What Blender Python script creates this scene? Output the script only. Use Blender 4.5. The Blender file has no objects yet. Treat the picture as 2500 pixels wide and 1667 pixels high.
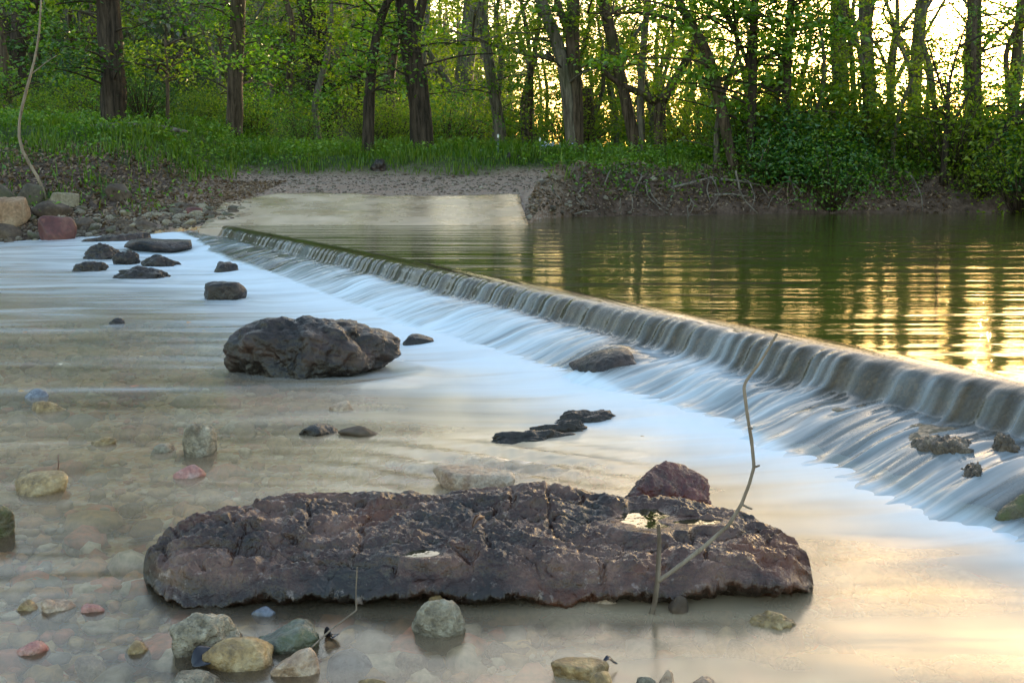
import bpy, bmesh, math, random
import numpy as np
from mathutils import Vector

# ------------------------------------------------------------------ camera, sky, sun, exposure
sc = bpy.context.scene
C = sc.collection
HF = math.radians(50.0)
F = 1250.0 / math.tan(HF / 2)          # focal length in pixels of the 2500 px wide frame
HOR = 434.6                            # row of the horizon
TH = math.atan((833.5 - HOR) / F)
cam = bpy.data.cameras.new('camera')
cam.sensor_width = 36.0
cam.angle = HF
cam.clip_start = 0.05
cam.clip_end = 2000
co = bpy.data.objects.new('camera', cam)
co.location = (0, 0, 1.0)
co.rotation_euler = (math.pi / 2 - TH, 0, 0)
C.objects.link(co)
sc.camera = co

SUN_AZ, SUN_EL = 23.0, 4.0             # degrees right of the view direction, above the horizon
w = bpy.data.worlds.new('World')
sc.world = w
w.use_nodes = True
wn = w.node_tree
bg = wn.nodes['Background']
sky = wn.nodes.new('ShaderNodeTexSky')
sky.sky_type = 'NISHITA'
sky.sun_disc = False
sky.sun_elevation = math.radians(SUN_EL)
sky.sun_rotation = math.radians(SUN_AZ)
sky.air_density = 1.0
sky.dust_density = 2.0
sky.ozone_density = 1.1
wn.links.new(sky.outputs[0], bg.inputs[0])
bg.inputs[1].default_value = 0.13

sl = bpy.data.lights.new('sun', 'SUN')
sl.energy = 0.8
sl.angle = math.radians(3.0)
sl.color = (1.0, 0.80, 0.52)
so = bpy.data.objects.new('sun', sl)
sd = Vector((math.sin(math.radians(SUN_AZ)) * math.cos(math.radians(SUN_EL)), math.cos(math.radians(SUN_AZ)) * math.cos(math.radians(SUN_EL)), math.sin(math.radians(SUN_EL))))
so.rotation_euler = sd.to_track_quat('Z', 'Y').to_euler()
so.location = (30, 80, 20)
C.objects.link(so)

sc.view_settings.view_transform = 'Standard'
sc.view_settings.look = 'None'
sc.view_settings.exposure = 3.2
sc.view_settings.gamma = 1.0
try:
    sc.cycles.use_denoising = True
    sc.cycles.max_bounces = 7
    sc.cycles.diffuse_bounces = 3
    sc.cycles.glossy_bounces = 3
    sc.cycles.transmission_bounces = 4
    sc.cycles.transparent_max_bounces = 10
    sc.cycles.caustics_reflective = False
    sc.cycles.caustics_refractive = False
    sc.cycles.sample_clamp_indirect = 4.0
except Exception:
    pass

# ------------------------------------------------------------------ helpers
DS = 2500.0 / 2352.0
def ray(sx, sy):
    u = (sx - 1250.0) / F; v = -(sy - 833.5) / F
    return u, math.cos(TH) + v * math.sin(TH), -math.sin(TH) + v * math.cos(TH)
def at(sx, sy, z=0.0):
    u, dy, dz = ray(sx, sy); t = (z - 1.0) / dz
    return (u * t, dy * t, z)
def atd(sx, sy, y):
    u, dy, dz = ray(sx, sy); t = y / dy
    return (u * t, y, 1.0 + dz * t)

def _h(ix, iy, iz, seed):
    n = (ix.astype(np.uint32) * np.uint32(374761393) + iy.astype(np.uint32) * np.uint32(668265263) + iz.astype(np.uint32) * np.uint32(2147483647 - 73)
         + np.uint32((seed * 1013904223) & 0xffffffff))
    n = (n ^ (n >> np.uint32(13))) * np.uint32(1274126177)
    n = (n ^ (n >> np.uint32(16))) * np.uint32(2246822519)
    return n ^ (n >> np.uint32(15))
def pn(x, y, z=None, seed=0):
    x = np.asarray(x, float); y = np.asarray(y, float)
    z = np.zeros_like(x) + 0.37 if z is None else np.asarray(z, float)
    x, y, z = np.broadcast_arrays(x, y, z)
    xi = np.floor(x).astype(np.int64); yi = np.floor(y).astype(np.int64); zi = np.floor(z).astype(np.int64)
    xf = x - xi; yf = y - yi; zf = z - zi
    f = lambda t: t * t * t * (t * (t * 6 - 15) + 10)
    u, v, s = f(xf), f(yf), f(zf)
    out = 0
    with np.errstate(over='ignore'):
        for dx in (0, 1):
            for dy in (0, 1):
                for dz in (0, 1):
                    h = _h(xi + dx, yi + dy, zi + dz, seed)
                    gx = ((h & 1023) / 511.5) - 1; gy = (((h >> np.uint32(10)) & 1023) / 511.5) - 1; gz = (((h >> np.uint32(20)) & 1023) / 511.5) - 1
                    g = gx * (xf - dx) + gy * (yf - dy) + gz * (zf - dz)
                    out = out + g * (u if dx else 1 - u) * (v if dy else 1 - v) * (s if dz else 1 - s)
    return out
def fbm(x, y, z=None, o=4, seed=0, ridged=False, gain=.5):
    a, t, fq = 1.0, 0, 1.0
    for i in range(o):
        n = pn(x * fq, y * fq, None if z is None else z * fq, seed + i * 17)
        if ridged: n = .35 - np.abs(n)
        t = t + a * n; a *= gain; fq *= 2.03
    return t
def sstep(a, b, x):
    t = np.clip((np.asarray(x, float) - a) / (b - a), 0, 1)
    return t * t * (3 - 2 * t)

def mk(name, V, Fc, mat=None, parent=None, smooth=True, loc=None, attrs=None):
    me = bpy.data.meshes.new(name)
    V = np.asarray(V, np.float32).copy()
    if loc is not None: V -= np.asarray(loc, np.float32)
    if not isinstance(Fc, list): Fc = [Fc]
    Fc = [np.asarray(f, np.int32) for f in Fc if len(f)]
    me.vertices.add(len(V)); me.vertices.foreach_set('co', V.ravel())
    nl = sum(f.size for f in Fc); npoly = sum(len(f) for f in Fc)
    me.loops.add(nl); me.polygons.add(npoly)
    me.loops.foreach_set('vertex_index', np.concatenate([f.ravel() for f in Fc]))
    tot = np.concatenate([np.full(len(f), f.shape[1], np.int32) for f in Fc])
    st = np.concatenate([[0], np.cumsum(tot)[:-1]]).astype(np.int32)
    me.polygons.foreach_set('loop_start', st)
    me.polygons.foreach_set('use_smooth', np.full(npoly, smooth))
    me.update(calc_edges=True)
    for k, a in (attrs or {}).items():
        at_ = me.attributes.new(k, 'FLOAT', 'POINT'); at_.data.foreach_set('value', np.asarray(a, np.float32).ravel())
    me.validate()
    o = bpy.data.objects.new(name, me); C.objects.link(o)
    if loc is not None: o.location = loc
    if parent is not None:
        o.parent = parent
        if loc is not None: o.location = Vector(loc) - parent.location
    if mat: me.materials.append(mat)
    return o
def tag(o, label=None, cat=None, group=None, kind=None):
    if label: o['label'] = label
    if cat: o['category'] = cat
    if group: o['group'] = group
    if kind: o['kind'] = kind
    return o
def empty(name, loc, label, cat, group=None):
    o = bpy.data.objects.new(name, None); C.objects.link(o); o.location = loc
    o.empty_display_size = .1
    return tag(o, label, cat, group)
def copy_tree(o, parent=None):
    c = o.copy(); C.objects.link(c)
    if parent is not None: c.parent = parent
    for ch in list(o.children): copy_tree(ch, c)
    return c

class MB:                                            # collects pieces of one mesh
    def __init__(s): s.V = []; s.Q = []; s.T = []; s.n = 0
    def add(s, V, Q=None, T=None):
        s.V.append(np.asarray(V, float))
        if Q is not None and len(Q): s.Q.append(np.asarray(Q) + s.n)
        if T is not None and len(T): s.T.append(np.asarray(T) + s.n)
        s.n += len(V)
    def build(s, name, mat, parent=None, loc=None, smooth=True):
        fs = []
        if s.Q: fs.append(np.concatenate(s.Q))
        if s.T: fs.append(np.concatenate(s.T))
        return mk(name, np.concatenate(s.V), fs, mat, parent, smooth, loc)
def resample(P, R, n):
    P = np.asarray(P, float); R = np.asarray(R, float)
    d = np.concatenate([[0], np.cumsum(np.linalg.norm(np.diff(P, axis=0), axis=1))])
    s = np.linspace(0, d[-1], n)
    Q = np.stack([np.interp(s, d, P[:, i]) for i in range(3)], 1)
    for _ in range(2):
        Q[1:-1] = .25 * Q[:-2] + .5 * Q[1:-1] + .25 * Q[2:]
    return Q, np.interp(s, d, R)
def tube(P, R, sides=8, lump=0.0, seed=0):
    P = np.asarray(P, float); R = np.asarray(R, float); n = len(P)
    T = np.gradient(P, axis=0); T /= np.linalg.norm(T, axis=1)[:, None] + 1e-9
    ref = np.array([0, 1., 0]) if abs(T[0, 1]) < .8 else np.array([1., 0, 0])
    A = np.cross(T, ref); A /= np.linalg.norm(A, axis=1)[:, None] + 1e-9
    B = np.cross(T, A)
    ph = np.linspace(0, 2 * np.pi, sides, endpoint=False)
    rr = R[:, None] * np.ones(sides)
    if lump:
        rr = rr * (1 + lump * pn(np.cos(ph)[None] * 2.0 + 3, np.sin(ph)[None] * 2.0, (np.arange(n) * .35)[:, None] + seed * 7.1, seed)
                   + lump * .6 * pn(np.cos(ph)[None] * 5.0 + 3, np.sin(ph)[None] * 5.0, (np.arange(n) * .12)[:, None] + seed * 3.1, seed + 5))
    V = P[:, None] + rr[..., None] * (np.cos(ph)[None, :, None] * A[:, None] + np.sin(ph)[None, :, None] * B[:, None])
    V = V.reshape(-1, 3)
    i = np.arange(n - 1)[:, None] * sides; j = np.arange(sides)[None]; k = (j + 1) % sides
    Q = np.stack([i + j, i + k, i + sides + k, i + sides + j], -1).reshape(-1, 4)
    V = np.concatenate([V, P[:1], P[-1:]])
    jj = np.arange(sides); kk = (jj + 1) % sides
    Tt = np.concatenate([np.stack([kk, jj, np.full(sides, n * sides)], 1), np.stack([(n - 1) * sides + jj, (n - 1) * sides + kk, np.full(sides, n * sides + 1)], 1)])
    return V, Q, Tt
def leaves(Cn, size, rng, up=1.0, fold=.25, aspect=.55):
    """kite shaped, slightly folded leaves around the points Cn"""
    n = len(Cn)
    az = rng.uniform(0, 2 * np.pi, n); dr = rng.normal(-.35, .35, n)
    D = np.stack([np.cos(az) * np.cos(dr), np.sin(az) * np.cos(dr), np.sin(dr)], 1)
    N = rng.normal(0, 1, (n, 3)) * (.75 / up); N[:, 2] += 1.0
    S = np.cross(D, N); S /= np.linalg.norm(S, axis=1)[:, None] + 1e-9
    N = np.cross(S, D)
    L = size * rng.uniform(.6, 1.35, n)[:, None]
    b = Cn - D * L * .5; t = Cn + D * L * .5
    m = Cn - D * L * .08
    l = m + S * L * aspect * .5 + N * L * fold * .4; r = m - S * L * aspect * .5 + N * L * fold * .4
    V = np.stack([b, r, t, l], 1).reshape(-1, 3)
    Q = np.arange(n * 4).reshape(-1, 4)
    return V, Q

# ------------------------------------------------------------------ materials
def newmat(name):
    m = bpy.data.materials.new(name); m.use_nodes = True
    nt = m.node_tree
    for n in list(nt.nodes):
        if n.type != 'OUTPUT_MATERIAL': nt.nodes.remove(n)
    return m, nt, [n for n in nt.nodes if n.type == 'OUTPUT_MATERIAL'][0]
def nd(nt, t, props=None, **inp):
    n = nt.nodes.new('ShaderNode' + t)
    for k, v in (props or {}).items(): setattr(n, k, v)
    for k, v in inp.items():
        s = n.inputs[int(k[1:])] if k[0] == 'i' and k[1:].isdigit() else n.inputs[k.replace('_', ' ')]
        if isinstance(v, bpy.types.NodeSocket): nt.links.new(v, s)
        else:
            if hasattr(s.default_value, '__len__') and not hasattr(v, '__len__'): v = (v, v, v)
            if hasattr(v, '__len__') and hasattr(s.default_value, '__len__') and len(s.default_value) == 4 and len(v) == 3: v = (*v, 1)
            s.default_value = v
    return n
def ramp(nt, fac, stops, interp='LINEAR'):
    n = nt.nodes.new('ShaderNodeValToRGB'); n.color_ramp.interpolation = interp
    e = n.color_ramp.elements
    while len(e) < len(stops): e.new(.5)
    for k, (p, c) in enumerate(stops):
        e[k].position = p
        e[k].color = (*c, 1) if hasattr(c, '__len__') else (c, c, c, 1)
    nt.links.new(fac, n.inputs[0])
    return n.outputs[0]
def mixc(nt, fac, a, b, blend='MIX'):
    n = nt.nodes.new('ShaderNodeMix'); n.data_type = 'RGBA'; n.blend_type = blend
    for s, v in ((n.inputs[0], fac), (n.inputs[6], a), (n.inputs[7], b)):
        if isinstance(v, bpy.types.NodeSocket): nt.links.new(v, s)
        else: s.default_value = (*v, 1) if hasattr(v, '__len__') else v
    return n.outputs[2]
def math_(nt, op, a, b=0.0, c=None):
    n = nt.nodes.new('ShaderNodeMath'); n.operation = op
    for i, v in enumerate((a, b, c)):
        if v is None: continue
        if isinstance(v, bpy.types.NodeSocket): nt.links.new(v, n.inputs[i])
        else: n.inputs[i].default_value = v
    return n.outputs[0]
def noise(nt, vec, scale, detail=4, rough=.55, dist=0.0):
    return nd(nt, 'TexNoise', Vector=vec, Scale=scale, Detail=detail, Roughness=rough, Distortion=dist).outputs[0]
def mapping(nt, vec, scale=(1, 1, 1), rot=(0, 0, 0)):
    return nd(nt, 'Mapping', Vector=vec, Scale=scale, Rotation=rot).outputs[0]
def attr(nt, name): return nd(nt, 'Attribute', {'attribute_name': name}).outputs['Fac']

def rock_mat(name, c1, c2, c3, scale=5.0, rough=(.35, .7), bump=.5, fine=60.0, spec=.5, moss=None, wet_z=None):
    m, nt, out = newmat(name)
    v = nd(nt, 'TexCoord').outputs['Object']
    n1 = noise(nt, v, scale, 6, .6, .3)
    n2 = noise(nt, v, fine, 4, .65)
    n3 = noise(nt, v, scale * 3.2, 5, .6)
    col = ramp(nt, n1, [(.32, c1), (.5, c2), (.68, c3)])
    col = mixc(nt, ramp(nt, n2, [(.35, 0.0), (.7, 1.0)]), mixc(nt, .45, col, (.01, .008, .008)), col)
    col = mixc(nt, ramp(nt, n3, [(.58, 0.0), (.72, .45)]), col, c3)
    if moss:
        nm = noise(nt, v, scale * 1.3, 4, .6)
        col = mixc(nt, ramp(nt, nm, [(.48, 0.0), (.62, .8)]), col, moss)
    if wet_z is not None:
        z = nd(nt, 'SeparateXYZ', Vector=nd(nt, 'NewGeometry').outputs['Position']).outputs[2]
        wf = math_(nt, 'ADD', z, math_(nt, 'MULTIPLY', math_(nt, 'SUBTRACT', n1, .5), .05))
        wet = ramp(nt, math_(nt, 'ADD', math_(nt, 'MULTIPLY', wf, 6.0), .5 - wet_z * 6.0), [(.35, 1.0), (.65, 0.0)])
        col = mixc(nt, math_(nt, 'MULTIPLY', wet, .85), col, mixc(nt, .80, col, (.012, .009, .006)))
        rgh = math_(nt, 'SUBTRACT', ramp(nt, n3, [(.3, rough[0]), (.7, rough[1])]), math_(nt, 'MULTIPLY', wet, .06))
    else:
        rgh = ramp(nt, n3, [(.3, rough[0]), (.7, rough[1])])
    b1 = nd(nt, 'Bump', Height=n2, Strength=bump, Distance=.006).outputs[0]
    vo = nd(nt, 'TexVoronoi', Vector=v, Scale=fine * .45).outputs[0]
    b2 = nd(nt, 'Bump', Height=vo, Strength=bump * .6, Distance=.008, Normal=b1).outputs[0]
    b3 = nd(nt, 'Bump', Height=n3, Strength=bump, Distance=.02, Normal=b2).outputs[0]
    p = nd(nt, 'BsdfPrincipled', Base_Color=col, Roughness=rgh, Normal=b3)
    p.inputs['Specular IOR Level'].default_value = spec
    nt.links.new(p.outputs[0], out.inputs[0])
    return m
def leaf_mat(name, cols, trans=.45, gloss=.05):
    m, nt, out = newmat(name)
    r = nd(nt, 'NewGeometry').outputs['Random Per Island']
    col = ramp(nt, r, [(i / (len(cols) - 1), c) for i, c in enumerate(cols)])
    big = noise(nt, nd(nt, 'NewGeometry').outputs['Position'], .55, 2)
    col = mixc(nt, ramp(nt, big, [(.38, 0.0), (.62, .55)]), col, mixc(nt, .5, col, cols[-1]))
    d = nd(nt, 'BsdfDiffuse', Color=col).outputs[0]
    tcol = mixc(nt, 1.0, col, (1.12, 1.3, .42), 'MULTIPLY')
    t = nd(nt, 'BsdfTranslucent', Color=tcol).outputs[0]
    s = nd(nt, 'MixShader', i0=trans, i1=d, i2=t).outputs[0]
    g = nd(nt, 'BsdfGlossy', Color=(.9, .9, .9), Roughness=.38).outputs[0]
    s = nd(nt, 'MixShader', i0=gloss, i1=s, i2=g).outputs[0]
    nt.links.new(s, out.inputs[0])
    return m
def bark_mat(name, c1, c2, moss=None):
    m, nt, out = newmat(name)
    v = nd(nt, 'TexCoord').outputs['Object']
    n1 = noise(nt, mapping(nt, v, (14, 14, 2.0)), 1.0, 6, .65, .4)
    n2 = noise(nt, v, 1.1, 3)
    col = ramp(nt, n1, [(.36, c1), (.62, c2)])
    if moss: col = mixc(nt, ramp(nt, n2, [(.5, 0.0), (.64, .6)]), col, moss)
    b = nd(nt, 'Bump', Height=n1, Strength=.9, Distance=.03).outputs[0]
    p = nd(nt, 'BsdfPrincipled', Base_Color=col, Roughness=.9, Normal=b)
    p.inputs['Specular IOR Level'].default_value = .2
    nt.links.new(p.outputs[0], out.inputs[0])
    return m

M = {}
M['slab'] = rock_mat('wet_purple_brown_rock', (.009, .003, .002), (.060, .023, .015), (.19, .095, .066), 6.0, (.10, .32), .8, 75, .5, wet_z=.045)
def slab_patches():
    nt = M['slab'].node_tree
    p = [n for n in nt.nodes if n.type == 'BSDF_PRINCIPLED'][0]
    src = p.inputs['Base Color'].links[0].from_socket
    v = nd(nt, 'TexCoord').outputs['Object']
    a = noise(nt, v, 2.3, 5, .65, .6); b = noise(nt, v, 3.7, 5, .7, .4)
    c = mixc(nt, ramp(nt, a, [(.54, 0.0), (.66, .7)]), src, (.15, .045, .018))
    c = mixc(nt, ramp(nt, b, [(.34, .75), (.45, 0.0)]), c, (.012, .010, .009))
    g = noise(nt, v, 24, 4, .7)
    c = mixc(nt, ramp(nt, g, [(.62, 0.0), (.70, .55)]), c, (.34, .26, .23))
    nt.links.new(c, p.inputs['Base Color'])
slab_patches()
M['dark'] = rock_mat('wet_dark_rock', (.005, .003, .002), (.020, .010, .007), (.085, .048, .036), 5.0, (.2, .55), .9, 60, .45, wet_z=.07)
M['red'] = rock_mat('wet_maroon_rock', (.022, .004, .003), (.10, .015, .011), (.23, .052, .036), 9.0, (.2, .5), .8, 70, .6, wet_z=.02)
M['orange'] = rock_mat('orange_tan_boulder', (.24, .13, .07), (.36, .22, .13), (.44, .32, .21), 2.5, (.6, .9), .5, 25, .3)
M['grey'] = rock_mat('grey_boulder', (.055, .045, .032), (.12, .10, .075), (.21, .18, .14), 2.5, (.6, .9), .5, 25, .3, moss=(.09, .09, .05))
M['maroon'] = rock_mat('maroon_boulder', (.08, .025, .022), (.14, .045, .04), (.27, .13, .09), 1.6, (.4, .7), .35, 20, .4)
M['brown'] = rock_mat('brown_boulder', (.05, .033, .022), (.11, .075, .052), (.19, .145, .105), 2.5, (.6, .9), .5, 25, .3)
M['tan'] = rock_mat('tan_flat_boulder', (.20, .16, .10), (.31, .26, .18), (.40, .34, .25), 2.5, (.6, .9), .5, 25, .3)
M['lime'] = rock_mat('pale_porous_limestone', (.16, .125, .085), (.46, .385, .28), (.68, .60, .48), 14, (.45, .8), .9, 90, .4, wet_z=.005)
M['green'] = rock_mat('grey_green_algae_stone', (.075, .08, .06), (.17, .175, .14), (.31, .31, .26), 12, (.35, .7), .8, 90, .4, moss=(.10, .11, .055))
M['tanwet'] = rock_mat('wet_tan_stone', (.13, .07, .02), (.42, .27, .11), (.62, .46, .26), 14, (.25, .55), .6, 80, .5, wet_z=.0)
M['pink'] = rock_mat('pale_pinkish_stone', (.28, .15, .09), (.50, .34, .23), (.66, .52, .40), 12, (.3, .6), .6, 80, .5)
M['redpale'] = rock_mat('pale_red_stone', (.40, .12, .10), (.50, .22, .18), (.55, .38, .33), 12, (.3, .6), .5, 80, .5)
M['bluegrey'] = rock_mat('blue_grey_smooth_stone', (.10, .11, .14), (.17, .18, .22), (.26, .27, .32), 10, (.2, .45), .3, 60, .5)
M['crust'] = rock_mat('crusty_brown_stone', (.035, .022, .012), (.13, .088, .055), (.32, .24, .17), 14, (.15, .4), 1.0, 70, .6)
M['mossy'] = rock_mat('mossy_brown_stone', (.05, .04, .02), (.12, .10, .05), (.24, .20, .13), 12, (.3, .6), .8, 80, .5, moss=(.07, .08, .015))
def pebble_mat():
    m, nt, out = newmat('mixed_river_pebbles')
    r = nd(nt, 'NewGeometry').outputs['Random Per Island']
    col = ramp(nt, r, [(0, (.56, .34, .15)), (.16, (.70, .46, .23)), (.3, (.50, .17, .07)), (.42, (.66, .32, .14)), (.55, (.36, .30, .24)), (.68, (.76, .62, .45)), (.8, (.26, .14, .06)), (.9, (.66, .23, .13)), (1, (.54, .40, .24))], 'CONSTANT')
    n = noise(nt, nd(nt, 'TexCoord').outputs['Object'], 40, 4)
    col = mixc(nt, ramp(nt, n, [(.35, .5), (.65, 0.0)]), col, (.10, .08, .05))
    p = nd(nt, 'BsdfPrincipled', Base_Color=col, Roughness=.5)
    nt.links.new(p.outputs[0], out.inputs[0]); return m
def rubble_mat():
    m, nt, out = newmat('bank_rubble')
    r = nd(nt, 'NewGeometry').outputs['Random Per Island']
    col = ramp(nt, r, [(0, (.06, .045, .032)), (.25, (.14, .11, .08)), (.45, (.09, .055, .04)), (.6, (.21, .175, .13)), (.78, (.12, .075, .045)), (.9, (.32, .28, .22)), (1, (.18, .14, .10))])
    n = noise(nt, nd(nt, 'TexCoord').outputs['Object'], 14, 5)
    col = mixc(nt, ramp(nt, n, [(.35, .5), (.65, 0.0)]), col, (.05, .04, .03))
    b = nd(nt, 'Bump', Height=n, Strength=.5, Distance=.02).outputs[0]
    p = nd(nt, 'BsdfPrincipled', Base_Color=col, Roughness=.8, Normal=b)
    nt.links.new(p.outputs[0], out.inputs[0]); return m
M['pebble'] = pebble_mat(); M['rubble'] = rubble_mat()
M['leaf_mid'] = leaf_mat('mid_green_leaves', [(.032, .10, .004), (.07, .18, .008), (.12, .245, .011), (.18, .29, .014)])
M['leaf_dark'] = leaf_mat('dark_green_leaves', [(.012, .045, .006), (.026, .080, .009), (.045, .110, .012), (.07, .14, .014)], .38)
M['leaf_light'] = leaf_mat('yellow_green_leaves', [(.085, .155, .007), (.14, .215, .010), (.20, .26, .014), (.25, .29, .018)], .55, .03)
M['leaf_cool'] = leaf_mat('cool_green_leaves', [(.014, .070, .016), (.03, .11, .022), (.05, .15, .026), (.08, .18, .028)], .38)
M['grass'] = leaf_mat('bank_grass', [(.03, .085, .005), (.06, .14, .007), (.10, .19, .010), (.17, .22, .018)], .4, .03)
M['litter'] = leaf_mat('fallen_brown_leaves', [(.06, .035, .022), (.13, .08, .05), (.20, .13, .09), (.28, .21, .16)], .1, .02)
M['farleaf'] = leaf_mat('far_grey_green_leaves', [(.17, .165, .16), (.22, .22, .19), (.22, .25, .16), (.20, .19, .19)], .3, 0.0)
M['flower'] = leaf_mat('pale_blue_petals', [(.35, .40, .75), (.5, .55, .85), (.6, .64, .9), (.45, .48, .8)], .3, 0.0)
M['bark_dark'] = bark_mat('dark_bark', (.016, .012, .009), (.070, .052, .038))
M['bark_brown'] = bark_mat('brown_bark', (.028, .019, .012), (.115, .083, .058), (.03, .045, .012))
M['bark_grey'] = bark_mat('grey_bark', (.05, .042, .032), (.18, .155, .12), (.05, .065, .02))
M['bark_pale'] = bark_mat('pale_bare_wood', (.16, .12, .085), (.34, .27, .20))
M['twig'] = bark_mat('weathered_grey_twig', (.075, .05, .034), (.27, .215, .165))
M['drift'] = bark_mat('grey_driftwood', (.07, .055, .045), (.22, .19, .16))
def plain(name, col, rough=.5, metal=0.0, spec=.5):
    m, nt, out = newmat(name)
    n = noise(nt, nd(nt, 'TexCoord').outputs['Object'], 30, 4)
    c = mixc(nt, ramp(nt, n, [(.35, .35), (.65, 0.0)]), col, tuple(x * .5 for x in col))
    p = nd(nt, 'BsdfPrincipled', Base_Color=c, Roughness=rough, Metallic=metal)
    p.inputs['Specular IOR Level'].default_value = spec
    nt.links.new(p.outputs[0], out.inputs[0]); return m
M['deadleaf'] = plain('black_wet_leaf', (.018, .016, .024), .25)
M['brownleaf'] = plain('curled_brown_leaf', (.17, .09, .06), .5)
M['post_green'] = plain('green_painted_post', (.03, .07, .05), .5)
M['post_white'] = plain('white_painted_tip', (.75, .76, .74), .5)

# ------------------------------------------------------------------ where things lie: weir line, shore, ground height
PZ = 0.30                                             # level of the upper pool, lower water is 0
A = np.array(at(2500, 946, PZ)[:2]); B = np.array(at(521, 547, PZ)[:2])
LW = np.linalg.norm(B - A); U = (B - A) / LW; NRM = np.array([-U[1], U[0]])
if NRM[0] > 0: NRM = -NRM
def tn(x, y):
    rx = x - A[0]; ry = y - A[1]
    return rx * U[0] + ry * U[1], rx * NRM[0] + ry * NRM[1]
def from_tn(t, n): return A[0] + t * U[0] + n * NRM[0], A[1] + t * U[1] + n * NRM[1]
FOOT = .58
SHX = [-200, -60, -16, -7.5, -5.6, -4.75, -4.5, .2, .55, 2.0, 4.6, 10.5, 20, 60, 200]
SHY = [4, 10, 15.0, 16.1, 16.3, 16.6, 16.8, 16.9, 19.3, 21.4, 22.2, 22.5, 21.5, 14, 6]
def ysh(x): return np.interp(x, SHX, SHY)
def zl(x, y):                                         # level of the lower water: it tumbles over the rocks by the weir's far end
    d = np.hypot(np.asarray(x) - (B[0] - .6), np.asarray(y) - (B[1] - .2))
    return .17 * np.exp(-(d / 2.4) ** 2)
def zt(x, y):
    x = np.asarray(x, float); y = np.asarray(y, float)
    t, n = tn(x, y)
    wob = fbm(x * .6, y * .6, o=3, seed=3) * .5
    d = y - ysh(x) - wob * np.where(np.abs(x + 2.2) < 2.8, 0, 1) * .6
    low = zl(x, y) - .085 - .035 * fbm(x * .9, y * .9, o=3, seed=5) - .05 * sstep(0, 1.2, -n)
    up = np.full_like(x, -.15)
    bed = np.where(n > .25, low, up)
    left = np.interp(d, [0, .5, 2.9, 6.9, 9, 20, 60, 400], [.02, .22, .80, 1.95, 2.2, 2.45, 3.2, 6])
    mid = np.interp(y, [10, 16.7, 20, 24, 25.2, 28, 60, 400], [-.5, .28, .67, 1.06, 1.45, 1.65, 2.6, 6])
    right = np.interp(d, [0, .25, 1.1, 2.5, 6, 20, 60, 400], [.27, .62, 1.18, 1.32, 1.45, 1.6, 2.0, 4])
    wl = 1 - sstep(-7.2, -4.8, x + .25 * (y - 17)*.35); wr = sstep(.15, 1.0, x - .35 * np.maximum(y - 20.5, 0) * (1 - sstep(24, 26, y)))
    bank = left * wl + mid * (1 - wl) * (1 - wr) + right * (1 - wl) * wr
    rough = (fbm(x * .7, y * .7, o=5, seed=11) * .16) * (1 - .93 * (1 - wl) * (1 - wr) * (1 - sstep(23.5, 25.5, y)))
    rough = rough + wr * sstep(0, .3, d) * (1 - sstep(1.2, 2.4, d)) * fbm(x * 2.5, y * 2.5, o=4, seed=31) * .30
    bank = bank + rough * sstep(0, .6, d)
    hill = sstep(38, 130, y) * 34 * (1 - sstep(-26, 3, x + (y - 40) * .04)) + sstep(60, 200, y) * 2
    near = sstep(-.5, -3.0, y) * .5                   # the bank behind the camera
    return np.where(d > 0, np.maximum(bank, bed) + hill, bed) + near
def gz(x, y): return float(zt(np.array([x]), np.array([y]))[0])
def hit(sx, sy, y0=14.0, y1=60.0):
    u, dy, dz = ray(sx, sy)
    ys = np.arange(y0, y1, .05); tt = ys / dy
    below = (1 + dz * tt) <= zt(u * tt, ys)
    i = np.argmax(below)
    if not below[i]: return None
    return float(u * tt[i]), float(ys[i])

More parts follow.
